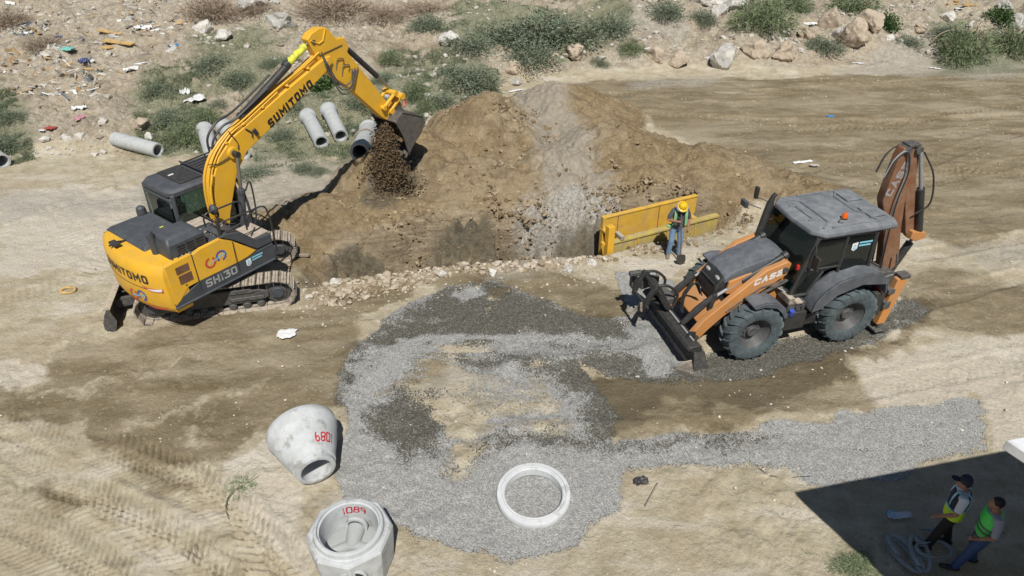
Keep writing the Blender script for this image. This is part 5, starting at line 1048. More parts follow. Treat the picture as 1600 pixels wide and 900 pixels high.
# ------------------------------------------------------------------ people
SKIN = pmat('skin', (.34, .17, .11), .6, var=.04); JEAN = pmat('blue_jeans', (.17, .27, .42), .85, var=.2, sc=8, bump=.004, bsc=30); JEAND = pmat('dark_blue_jeans', (.05, .09, .22), .85, var=.15, sc=8)
GTEE = pmat('grey_tshirt', (.09, .10, .12), .9, var=.12, sc=8, bump=.006, bsc=18); GSW = pmat('light_grey_tshirt', (.34, .34, .42), .9, bump=.004, bsc=18); WTEE = pmat('white_polo', (.62, .66, .74), .9)
HGR = pmat('hi_vis_green', (.10, .80, .14), .6); HYE = pmat('hi_vis_yellow', (.55, .85, .04), .6); NVY = pmat('navy_cloth', (.02, .025, .05), .8); BPT = pmat('black_trousers', (.02, .018, .018), .9); HAIR = pmat('black_hair', (.012, .01, .01), .7); HELM = pmat('yellow_helmet', (.82, .52, .01), .35, coat=.3); SHOE = pmat('dusty_shoes', (.22, .18, .14), .9); BSH = pmat('black_shoes', (.03, .03, .03), .6); REFT = pmat('grey_reflective_tape', (.16, .17, .17), .4)
def remesh(o, v=.012, it=3):
    r = o.modifiers.new('remesh', 'REMESH'); r.mode = 'VOXEL'; r.voxel_size = v; r.use_smooth_shade = True
    s_ = o.modifiers.new('smooth', 'SMOOTH'); s_.iterations = it; s_.factor = .5; return o
def person(loc, rz, label, J, top, trouser, shoe, sleeve=.55, vest=None, hair=True, cat='person'):
    """J: joints in metres, the figure faces +Y, x to its right"""
    o = empty('person', loc, rz, label, cat)
    V3 = Vector; pel, che, nk, hd = (V3(J[k]) for k in ('pelvis', 'chest', 'neck', 'head'))
    up = (che - pel).normalized()
    b = MB()
    torso = [(pel - up * .06, (.150, .105)), (pel + up * .05, (.165, .115)), (pel.lerp(che, .5), (.150, .105)), (che, (.175, .118)), (che.lerp(nk, .55), (.165, .10)), (nk - V3((0, 0, .03)), (.07, .07)), (nk.lerp(hd, .35), (.055, .058))]
    def ltube(mb, seq, inf=0, n=16):
        rings = []
        for i, (p_, (ra, rb)) in enumerate(seq):
            d = (seq[min(i + 1, len(seq) - 1)][0] - seq[max(0, i - 1)][0]).normalized(); xx = V3((1, 0, 0)); xx = (xx - d * xx.dot(d)).normalized(); yy = d.cross(xx).normalized()
            rings.append([p_ + xx * (ra + inf) * math.cos(2 * math.pi * k / n) + yy * (rb + inf) * math.sin(2 * math.pi * k / n) for k in range(n)])
        mb.loft(rings)
    ltube(b, torso)
    hm = J.get('hrot', Matrix.Identity(3))
    def H(x, y, z): return hd + hm @ V3((x, y, z))
    b.ell(hd, (.077, .096, .115), hm, 16, 12); b.ell(H(0, .03, -.05), (.058, .07, .07), hm, 12, 8); b.ell(H(0, .10, -.015), (.014, .024, .028), hm, 8, 6); b.ell(H(0, .088, -.062), (.028, .014, .010), hm, 8, 6)
    for s_ in (-1, 1): b.ell(H(s_ * .078, 0, -.01), (.012, .02, .032), hm, 8, 6); b.ell(H(s_ * .03, .088, .012), (.016, .01, .01), hm, 8, 6)
    arms = {}
    for s_, k in ((-1, 'L'), (1, 'R')):
        sh, el, wr = V3(J['sh' + k]), V3(J['el' + k]), V3(J['wr' + k]); arms[k] = (sh, el, wr)
        b.tube([che.lerp(nk, .4), sh, sh.lerp(el, .4), el, el.lerp(wr, .3), wr], [.06, .06, .052, .041, .042, .028], 12)
        d = V3(J.get('hd' + k, wr - el)).normalized(); sd = d.cross(V3(J.get('pn' + k, (0, 1, 0)))).normalized(); pn = sd.cross(d).normalized()
        b.tube([wr, wr + d * .05, wr + d * .095], [(.028, .02), (.042, .022), (.04, .018)], 10)
        cu = J.get('curl' + k, .5)
        for f_, (of, ln) in enumerate(((-.033, .075), (-.011, .085), (.011, .08), (.032, .062))):
            p0 = wr + d * .088 + sd * of; d1 = (d * math.cos(cu * .6) - pn * math.sin(cu * .6)); d2 = (d * math.cos(cu * 1.6) - pn * math.sin(cu * 1.6)); d3 = (d * math.cos(cu * 2.4) - pn * math.sin(cu * 2.4))
            b.tube([p0, p0 + d1 * ln * .45, p0 + d1 * ln * .45 + d2 * ln * .32, p0 + d1 * ln * .45 + d2 * ln * .32 + d3 * ln * .25], [.0095, .009, .0085, .007], 8)
        p0 = wr + d * .03 + sd * .03; b.tube([p0, p0 + (d * .6 + sd * .8).normalized() * .035 - pn * .01, p0 + (d * .9 + sd * .5).normalized() * .065 - pn * .025], [.012, .011, .008], 8)
    legs = {}
    for s_, k in ((-1, 'L'), (1, 'R')):
        hp, kn, an = V3(J['hip' + k]), V3(J['kn' + k]), V3(J['an' + k]); legs[k] = (hp, kn, an)
        b.tube([hp + up * .04, hp.lerp(kn, .35), kn, kn.lerp(an, .3), an], [.085, .078, .056, .055, .036], 14)
        ft = V3(J.get('ft' + k, (0, 1, 0))).normalized(); b.tube([an - ft * .05 + V3((0, 0, -.05)), an + ft * .08 + V3((0, 0, -.06)), an + ft * .17 + V3((0, 0, -.065))], [(.036, .036), (.042, .03), (.03, .02)], 10); b.tube([an, an + V3((0, 0, -.06))], .036, 10)
    remesh(b.build('body', SKIN, o, fix=True), .011, 3)
    t = MB(); ltube(t, [(pel - up * (.05), (.165, .12))] + torso[1:5] + [(nk - V3((0, 0, .045)), (.085, .08))], .016)
    for k in 'LR':
        sh, el, wr = arms[k]; e_ = sh.lerp(el, min(1, sleeve * 1.6)) if sleeve < .62 else el.lerp(wr, (sleeve - .62) * 2.5); seq = [che.lerp(nk, .42), sh, sh.lerp(el, .5)] + ([el] if sleeve >= .62 else []) + [e_]
        t.tube(seq, [.08, .078, .068] + ([.056] if sleeve >= .62 else []) + [.062 if sleeve < .62 else .045], 12)
    remesh(t.build('shirt', top, o), .012, 4)
    t = MB(); ltube(t, [(pel - up * .08, (.165, .12)), (pel + up * .02, (.172, .122)), (pel + up * .09, (.165, .118))], .008)
    for k in 'LR':
        hp, kn, an = legs[k]; t.tube([hp + up * .05, hp.lerp(kn, .35), kn, kn.lerp(an, .4), an + V3((0, 0, -.02))], [.098, .092, .076, .072, .064], 14)
    remesh(t.build('trousers', trouser, o), .013, 3)
    for k in 'LR':
        an = legs[k][2]; ft = V3(J.get('ft' + k, (0, 1, 0))).normalized(); t = MB(); t.tube([an - ft * .085 + V3((0, 0, -.055)), an - ft * .02 + V3((0, 0, -.045)), an + ft * .08 + V3((0, 0, -.055)), an + ft * .19 + V3((0, 0, -.065)), an + ft * .215 + V3((0, 0, -.07))], [(.03, .035), (.044, .05), (.05, .042), (.045, .032), (.025, .02)], 12)
        t.build('shoe', shoe, o, 0, 60)
    if vest:
        t = MB(); ltube(t, [(pel + up * .0, (.17, .125)), (pel.lerp(che, .25), (.165, .12)), (pel.lerp(che, .6), (.165, .118)), (che, (.185, .128)), (che.lerp(nk, .45), (.165, .11)), (che.lerp(nk, .72), (.12, .095))], .028)
        t.build('safety_vest', vest, o, 0, 60)
    if hair:
        t = MB(); t.ell(H(0, -.014, .025), (.086, .098, .108), hm, 14, 10); remesh(t.build('hair', HAIR, o), .012, 1)
    return o, H, hm, ltube, torso, up
HGD = pmat('dusty_hi_vis_green', (.22, .55, .24), .8, dust=.3)
# worker with the shovel, facing the camera, head bowed
wp = on(1052, 400); WZ = 0
hb = Matrix.Rotation(R(-42), 3, 'X')
J = dict(pelvis=(0, -.02, .93), chest=(0, .02, 1.28), neck=(0, .07, 1.49), head=(0, .16, 1.60), hrot=hb, shL=(-.19, .03, 1.42), elL=(-.29, .0, 1.16), wrL=(-.24, .12, .95), hdL=(.1, .3, -1), shR=(.19, .03, 1.42), elR=(.31, .06, 1.17), wrR=(.10, .27, 1.22), hdR=(-1, .15, .1), pnR=(0, 1, 0), curlR=1.1,
         hipL=(-.09, -.02, .88), knL=(-.12, .04, .49), anL=(-.13, .0, .09), hipR=(.09, -.02, .88), knR=(.13, .04, .49), anR=(.15, -.02, .09), ftL=(-.15, 1, 0), ftR=(.25, 1, 0))
W1, H1, hm1, ltube, tor1, up1 = person((wp.x, wp.y, wp.z), R(182), 'worker in yellow hard hat, grey T-shirt and light jeans looking down at his shovel', J, GTEE, JEAN, SHOE, .5, None, True)
t = MB(); hc = H1(0, 0, .045); u2 = hm1
MX = Matrix.Translation(hc) @ hm1.to_4x4()
t.lathe([(0, .125), (.05, .118), (.09, .09), (.112, .05), (.12, .0), (.118, -.012), (.0, -.012)], 28, MX); t.ell(hc + hm1 @ Vector((0, .09, -.005)), (.105, .075, .012), hm1, 16, 6); t.ell(hc + hm1 @ Vector((0, 0, -.004)), (.135, .15, .01), hm1, 20, 6); t.tube([hc + hm1 @ Vector((0, -.11, .05)), hc + hm1 @ Vector((0, -.05, .118)), hc + hm1 @ Vector((0, .05, .118)), hc + hm1 @ Vector((0, .11, .05))], .016, 6)
t.build('hard_hat', HELM, W1, 0, 50)
t = MB()   # grey sun shade under the helmet and collar
t.lathe([(.10, -.0), (.15, -.03), (.165, -.06), (.155, -.06), (.10, -.02)], 24, MX, closed=True); t.build('neck_shade', GSW, W1)
for s_ in (-1, 1):
    t = MB(); t.tube(bez([(s_ * .12, -.10, 1.30), (s_ * .14, .0, 1.50), (s_ * .13, .10, 1.50), (s_ * .145, .155, 1.36), (s_ * .16, .165, 1.2), (s_ * .165, .14, 1.05), (s_ * .18, .12, .99)], 4), [(.04, .008)] * 25, 8) if False else None
    P_ = bez([(s_ * .12, -.12, 1.30), (s_ * .13, -.02, 1.50), (s_ * .13, .09, 1.49), (s_ * .14, .145, 1.38), (s_ * .15, .15, 1.22), (s_ * .165, .14, 1.05)], 4)
    V = []; 
    for q in P_: V += [q + Vector((-.035, 0, 0)), q + Vector((.035, 0, 0)), q + Vector((.035, .012, .004)), q + Vector((-.035, .012, .004))]
    t = MB(); t.loft([V[i * 4:i * 4 + 4] for i in range(len(P_))]); t.build('vest_strap', HGD, W1)
MB().ell((.24, .04, .98), (.09, .05, .05)).build('vest_hem', HGD, W1, 0, 60)
# his shovel, its own thing; the right hand closes round the handle
hpos = Matrix.Rotation(R(182), 3, 'Z') @ Vector((.02, .29, 1.27)) + Vector((wp.x, wp.y, wp.z)); tip = on(1068, 408); tip = Vector((wp.x + .12, wp.y - .42, 0)); tip.z = gz(tip.x, tip.y)
SH = empty('shovel', tip.to_tuple(), 0, 'long-handled shovel held upright with its blade on the ground before the worker', 'shovel')
dv = (hpos - tip).normalized()
MB().tube([dv * .24, dv * ((hpos - tip).length + .16)], .017, 8).build('handle', pmat('worn_wood_handle', (.18, .12, .08), .7), SH)
b = MB(); pts = []
for k in range(9):
    t_ = k / 8; wd = .12 * (1 - max(0, (.35 - t_) / .35) ** 1.8) * (1 if t_ < .93 else .8)
    c_ = dv * (.02 + .28 * t_) + Vector((0, -.02, 0)); sx_ = dv.cross(Vector((0, 1, 0))).normalized(); pts.append([c_ - sx_ * wd + Vector((0, -.015, 0)), c_, c_ + sx_ * wd + Vector((0, -.015, 0)), c_ + Vector((0, .012, 0))])
b.loft(pts); b.build('blade', pmat('dark_shovel_steel', (.05, .045, .04), .5), SH)
# two men in the shade
a1 = on(1462, 852); a2 = on(1508, 884)
J = dict(pelvis=(0, 0, .93), chest=(0, .02, 1.27), neck=(0, .02, 1.49), head=(0, .06, 1.62), shL=(-.20, .0, 1.41), elL=(-.30, .04, 1.14), wrL=(-.28, .24, .98), hdL=(.1, .7, -.6), shR=(.20, .0, 1.41), elR=(.28, -.10, 1.15), wrR=(.26, .02, .93), hdR=(-.1, .2, -1),
         hipL=(-.09, 0, .88), knL=(-.14, .10, .49), anL=(-.16, .16, .09), hipR=(.09, 0, .88), knR=(.13, -.04, .49), anR=(.15, -.16, .09))
W2, H2, hm2, lt, tor2, up2 = person(a1.to_tuple(), R(62), 'man in black cap, navy and lime vest and black trousers, in the building shade', J, WTEE, BPT, BSH, .5, NVY)
W2.scale = (.93,) * 3
def ribbon(root, P_, wd, th, mat, name):
    V = [];
    for i, q in enumerate(P_):
        q = Vector(q); V.append([q + Vector(a) for a in ((-wd, 0, 0), (wd, 0, 0), (wd, th, 0), (-wd, th, 0))])
    t = MB(); t.loft(V); return t.build(name, mat, root)
def band(root, torso, up, pel, z0, z1, inf, mat, name):
    t = MB(); c0 = Vector(pel) + up * z0; c1 = Vector(pel) + up * z1
    lt(t, [(c0, (.165 + .02 * z0, .12)), (c1, (.165 + .02 * z1, .12))], inf, 24); return t.build(name, mat, root, 0, 60)
band(W2, tor2, up2, (0, 0, .93), -.06, .16, .034, HYE, 'lime_vest_hem'); band(W2, tor2, up2, (0, 0, .93), .16, .185, .036, LBL, 'reflective_band')
for s_ in (-1, 1):
    ribbon(W2, bez([(s_ * .10, .135, 1.14), (s_ * .11, .14, 1.30), (s_ * .10, .10, 1.46), (s_ * .10, 0, 1.49), (s_ * .10, -.095, 1.44), (s_ * .10, -.128, 1.28), (s_ * .10, -.122, 1.14)], 4), .022, .012, LBL, 'reflective_stripe')
t = MB(); t.lathe([(.045, 0), (.06, 0), (.06, .006), (.045, .006)], 20, Matrix.Translation((.02, -.155, 1.31)) @ Matrix.Rotation(R(90), 4, 'X'), closed=True); t.build('white_vest_emblem', WHT, W2)
t = MB(); t.lathe([(.0, .13), (.06, .12), (.09, .08), (.10, .02), (.095, .0), (0, 0)], 20, Matrix.Translation(H2(0, -.005, .03))); t.ell(H2(0, .13, .04), (.07, .08, .01)); t.build('cap', NVY, W2, 0, 50)
MB().ell(H2(0, .03, -.12), (.075, .07, .02)).build('white_collar', WTEE, W2, 0, 60)
J = dict(pelvis=(0, 0, .93), chest=(0, .02, 1.27), neck=(0, .03, 1.49), head=(0, .07, 1.62), shL=(-.20, .0, 1.41), elL=(-.30, .0, 1.14), wrL=(-.26, .18, .99), hdL=(.3, .7, -.4), shR=(.20, .0, 1.41), elR=(.31, -.16, 1.18), wrR=(.20, -.24, .98), hdR=(-.7, -.1, -.4),
         hipL=(-.09, 0, .88), knL=(-.13, .12, .49), anL=(-.14, .22, .09), hipR=(.09, 0, .88), knR=(.12, .0, .49), anR=(.14, -.12, .09))
W3, H3, hm3, lt, tor3, up3 = person(a2.to_tuple(), R(72), 'dark-haired man in bright green vest with grey bands and blue jeans in the shade', J, GSW, JEAND, BSH, .62, HGR)
band(W3, tor3, up3, (0, 0, .93), .10, .14, .036, REFT, 'reflective_band'); band(W3, tor3, up3, (0, 0, .93), .20, .24, .036, REFT, 'reflective_band')

W3.scale = (.93,) * 3
# ------------------------------------------------------------------ plants, stones and litter
rng = np.random.default_rng(7)
def attr_mat(name, rough=.9, trans=0.):
    m = bpy.data.materials.new(name); m.use_nodes = True; t = m.node_tree; b = t.nodes['Principled BSDF']; a = nd(t, 'ShaderNodeAttribute'); a.attribute_name = 'tint'
    t.links.new(a.outputs['Color'], b.inputs['Base Color']); b.inputs['Roughness'].default_value = rough; b.inputs['Specular IOR Level'].default_value = .2
    return m
STM = attr_mat('stone_tints'); LFM = attr_mat('leaf_tints', .7)
def raw_mesh(name, V, F, C, mat, smooth=False):
    """V (n,3), F (m,k) one face size, C (n,3) tints"""
    me = bpy.data.meshes.new(name); me.vertices.add(len(V)); me.vertices.foreach_set('co', V.astype(np.float32).ravel())
    k = F.shape[1]; me.loops.add(F.size); me.loops.foreach_set('vertex_index', F.astype(np.int32).ravel()); me.polygons.add(len(F)); me.polygons.foreach_set('loop_start', np.arange(0, F.size, k, dtype=np.int32))
    me.polygons.foreach_set('use_smooth', np.full(len(F), smooth)); me.update(calc_edges=True); me.validate()
    a = me.attributes.new('tint', 'FLOAT_COLOR', 'POINT'); a.data.foreach_set('color', np.concatenate([C, np.ones((len(C), 1))], 1).astype(np.float32).ravel())
    me.materials.append(mat); return me
def ico(sub):
    b = bmesh.new(); bmesh.ops.create_icosphere(b, subdivisions=sub, radius=1); V = np.array([v.co[:] for v in b.verts]); F = np.array([[v.index for v in f.verts] for f in b.faces]); b.free(); return V, F
I1, F1 = ico(1); I2, F2 = ico(2)
def stones(name, P, S, C, mat=STM, flat=.7, sink=.25, T=(I1, F1), jit=.28):
    V0, F0 = T; n = len(P); k = len(V0)
    V = V0[None] * (1 + jit * rng.standard_normal((n, k, 1)) * .8); V = V * np.stack([np.ones(n), rng.uniform(.6, 1.1, n), rng.uniform(flat * .6, flat * 1.1, n)], 1)[:, None]
    a = rng.uniform(0, 6.28, n); ca, sa = np.cos(a), np.sin(a); x = V[..., 0] * ca[:, None] - V[..., 1] * sa[:, None]; y = V[..., 0] * sa[:, None] + V[..., 1] * ca[:, None]; V = np.stack([x, y, V[..., 2]], -1) * S[:, None, None]
    V += P[:, None]; V[..., 2] += (S * (flat * .8 - sink * 2 * flat))[:, None]
    F = (F0[None] + (np.arange(n) * k)[:, None, None]).reshape(-1, 3); CC = np.repeat(C, k, 0)
    return raw_mesh(name, V.reshape(-1, 3), F, CC, mat)
def scatter_px(n, poly, dens=None):
    """random terrain points inside polygons given on the ground"""
    out = []
    xs = np.array([p[0] for p in poly]); ysx = np.array([p[1] for p in poly])
    while len(out) < n:
        x = rng.uniform(xs.min(), xs.max(), n * 2); y = rng.uniform(ysx.min(), ysx.max(), n * 2); ok = sdpoly(x, y, poly) > 0
        if dens is not None: ok &= rng.random(n * 2) < dens(x, y)
        out += list(zip(x[ok], y[ok]))
    a = np.array(out[:n]); return np.column_stack([a, base_h(a[:, 0], a[:, 1])])
def tints(n, A, B, pw=1):
    t = rng.random((n, 1)) ** pw; return np.array(A) * (1 - t) + np.array(B) * t
def add_stuff(name, me, label=None):
    o = bpy.data.objects.new(name, me); col.objects.link(o); tag(o, label, None, None, 'stuff'); return o
def merge(*parts): return [np.concatenate(x) for x in zip(*parts)]
# small rubble on the far field
cl_ = lambda x, y: np.clip(.25 + 1.6 * fbm(x, y, .5, 3, 200), 0.03, 1)
field = P2((-300, 262), (200, 245), (400, 235), (600, 200), (720, 190), (830, 110), (1180, 100), (1900, 85), (1900, -25), (-300, -25))
Pq = scatter_px(15000, field, cl_); Sq = .02 + .17 * rng.random(15000) ** 7 + .03 * rng.random(15000)
Cq = tints(15000, (.30, .26, .20), (.58, .56, .52)); me_ = stones('field_rubble', Pq, Sq, Cq); add_stuff('field_rubble', me_)
# rubble strip along the near edge of the trench
strip = P2((480, 462), (500, 445), (560, 435), (620, 422), (760, 405), (950, 385), (960, 402), (880, 420), (770, 428), (700, 432), (640, 452), (590, 462), (540, 478), (490, 482))
Pq = scatter_px(1100, strip); Sq = .02 + .09 * rng.random(1100) ** 3; add_stuff('trench_rubble', stones('trench_rubble', Pq, Sq, tints(1100, (.28, .22, .145), (.56, .50, .41)), sink=.15))
spread = P2((440, 500), (460, 440), (960, 380), (1130, 350), (1130, 420), (960, 440), (640, 470), (500, 520))
Pq = scatter_px(900, spread); Sq = .012 + .03 * rng.random(900) ** 2; add_stuff('scattered_crumbs', stones('scattered_crumbs', Pq, Sq, tints(900, (.30, .24, .16), (.6, .55, .46))))
# pale crumbs and pebbles on the whole site
site = P2((-50, 920), (-50, 300), (400, 260), (1000, 130), (1700, 110), (1700, 920))
Pq = scatter_px(4200, site, lambda x, y: np.clip(.3 + 1.4 * fbm(x, y, .6, 3, 210), .04, 1)); Sq = .006 + .03 * rng.random(4200) ** 5; add_stuff('pebbles', stones('pebbles', Pq, Sq, tints(4200, (.36, .30, .22), (.72, .68, .62))))
# soil clods on the heaps
hp_ = P2((440, 400), (470, 320), (600, 220), (760, 165), (900, 150), (1180, 260), (1180, 350), (950, 390), (760, 410), (500, 450), z=.4)
Pq = scatter_px(9000, hp_, lambda x, y: np.clip(.1 + 2.2 * fbm(x, y, .6, 3, 220), .03, 1)); Sq = .014 + .085 * rng.random(9000) ** 7 + .02 * rng.random(9000); add_stuff('soil_clods', stones('soil_clods', Pq, Sq, tints(9000, (.14, .10, .055), (.38, .30, .20)), sink=.3))
dump = P2((540, 300), (575, 262), (650, 250), (665, 275), (640, 310), (580, 322), z=.8)
Pq = scatter_px(2600, dump); Sq = .012 + .045 * rng.random(2600) ** 3; add_stuff('dumped_clods', stones('dumped_clods', Pq, Sq, tints(2600, (.075, .052, .03), (.16, .115, .068)), sink=.2))
# soil falling from the bucket
bw = EXC.matrix_basis @ UX
nf = 19000; t_ = rng.random(nf) ** .85; lip = np.array([(bw @ Vector((6.0, 0, 2.35)))[:]] ); lo = on(603, 285)
cx_ = lip[0, 0] * (1 - t_) + (lo.x + .1) * t_; cy_ = lip[0, 1] * (1 - t_) + (lo.y) * t_; czz = 2.45 * (1 - t_) + (lo.z) * t_
sp_ = .10 + .50 * t_ ** 1.5; perp = (bw.to_3x3() @ Vector((0, 1, 0)))
ga, gb = rng.standard_normal(nf) * .55, rng.standard_normal(nf) * .35
Pq = np.column_stack([cx_ + (perp.x * ga * (.30 + .62 * t_ ** 2) + .6 * gb * sp_), cy_ + (perp.y * ga * (.30 + .3 * t_) + .8 * gb * sp_), czz + rng.standard_normal(nf) * .1]); Sq = .007 + .034 * rng.random(nf) ** 5
add_stuff('falling_soil', stones('falling_soil', Pq, Sq, tints(nf, (.11, .078, .045), (.17, .122, .073)), sink=0))
Pq = np.array([(bw @ Vector((rng.uniform(6.3, 6.75), rng.uniform(-.42, .42), rng.uniform(2.0, 2.5))))[:] for _ in range(500)]); add_stuff('soil_in_bucket', stones('soil_in_bucket', Pq, .04 + .05 * rng.random(500), tints(500, (.08, .055, .03), (.2, .14, .08)), sink=0))
# gravel: loose stones over the gravel sheet give it a real surface
Pq = scatter_px(16000, GP, None); gx = np.clip(.5 + sdpoly(Pq[:, 0], Pq[:, 1], HOLE[0]) / .6, 0, 1); Pq = Pq[rng.random(len(Pq)) > gx * .9]; n = len(Pq)
wm = np.zeros(n)
for pl in WETP: wm = np.maximum(wm, np.clip(.5 + sdpoly(Pq[:, 0], Pq[:, 1], pl) / .5, 0, 1))
Tw = np.where((rng.random(n) < wm * .985)[:, None], tints(n, (.08, .075, .06), (.19, .185, .16), 1.5), tints(n, (.24, .24, .23), (.50, .50, .48)))
add_stuff('loose_gravel', stones('loose_gravel', Pq, .006 + .009 * rng.random(n), Tw, sink=.1))

# ---- foliage
def blades(n, rad, hgt, ln, wd, cA, cB, flat=.5, seed=0, core=.25, droop=.2, stem=True, dens=1.5):
    g = np.random.default_rng(seed); a = g.uniform(0, 6.283, n); el = np.arccos(g.uniform(0, 1, n)) ; rr = (core + (1 - core) * g.random(n) ** (1 / dens))
    lob = 1 + .22 * np.sin(a * 3 + seed) + .15 * np.sin(a * 5 + 2 * seed); 
    c = np.column_stack([np.cos(a) * np.sin(el) * rad * rr * lob, np.sin(a) * np.sin(el) * rad * rr * lob, np.cos(el) * hgt * rr * (1 + .2 * np.sin(a * 4 + seed)) + .01])
    cl = g.standard_normal((24, 3)) * .5; idx = g.integers(0, 24, n); c[:, :2] += cl[idx, :2] * rad * .22; c[:, 2] = np.maximum(c[:, 2] + cl[idx, 2] * hgt * .18, .01)
    d = c * np.array([1, 1, .9]) + np.array([0, 0, hgt * .35]); d += g.standard_normal((n, 3)) * .5 * rad; d /= np.linalg.norm(d, axis=1, keepdims=True)
    s = np.cross(d, g.standard_normal((n, 3))); s /= np.linalg.norm(s, axis=1, keepdims=True); L_ = ln * g.uniform(.5, 1.2, n)[:, None]; W_ = wd * g.uniform(.6, 1.3, n)[:, None]
    V = np.stack([c, c + d * L_ * .5 + s * W_, c + d * L_ - np.array([0, 0, 1]) * droop * L_, c + d * L_ * .5 - s * W_], 1).reshape(-1, 3)
    F = np.arange(n * 4).reshape(-1, 4); t = (g.random((n, 1)) * .6 + .4 * ((idx % 5) / 4)[:, None]); C = np.repeat(np.array(cA) * (1 - t) + np.array(cB) * t, 4, 0)
    return V, F, C
KINDS = {
 'grey': [blades(2600, .5, .34, .085, .009, (.10, .13, .085), (.27, .31, .22), seed=s) for s in (1, 2, 3, 4)],
 'green': [blades(2600, .5, .42, .15, .007, (.085, .12, .06), (.25, .30, .165), seed=s, droop=.4) for s in (5, 6)],
 'leafy': [blades(1100, .5, .5, .12, .032, (.03, .07, .02), (.12, .20, .07), seed=s, droop=.3) for s in (8, 9)],
 'brush': [blades(2600, .5, .30, .16, .0045, (.20, .15, .11), (.46, .37, .28), seed=s) for s in (11, 12)]}
MESHES = {k: [raw_mesh('shrub_leaves', *v, LFM) for v in vs] for k, vs in KINDS.items()}
def twigs(seed):
    random.seed(seed); m = MB()
    for _ in range(9):
        a = random.uniform(0, 6.28); r = random.uniform(.15, .42); m.tube([(0, 0, 0), (r * .5 * math.cos(a), r * .5 * math.sin(a), .14), (r * math.cos(a), r * math.sin(a), random.uniform(.14, .3))], [.012, .008, .004], 4)
    return m
TW_ = [twigs(k).build('stem', pmat('dry_stem', (.16, .12, .08), .9) if k == 0 else MATS['dry_stem']) for k in range(2)]
TWM = [o.data for o in TW_]
for o in TW_: bpy.data.objects.remove(o)
def shrub(px, py, wpx, kind, label, hs=1.0, name='shrub', group=None):
    P = on(px, py); sc = wpx / (FPX * .829 / 1) ; dep = P.y * _c - (P.z - CAM_H) * _s; dia = wpx * dep / FPX
    k = len(bpy.data.objects); r_ = random.Random(int(px * 7 + py))
    o = bpy.data.objects.new(name, MESHES[kind][k % len(MESHES[kind])]); col.objects.link(o); o.location = (P.x, P.y, P.z - .03); o.scale = (dia * r_.uniform(.8, 1.2), dia * r_.uniform(.7, 1.1), dia * hs * r_.uniform(.75, 1.25)); o.rotation_euler = (0, 0, r_.uniform(0, 6.28))
    tag(o, label, 'shrub' if name == 'shrub' else 'weed', group)
    s_ = bpy.data.objects.new('stem', TWM[k % 2]); col.objects.link(s_); s_.parent = o
    return o
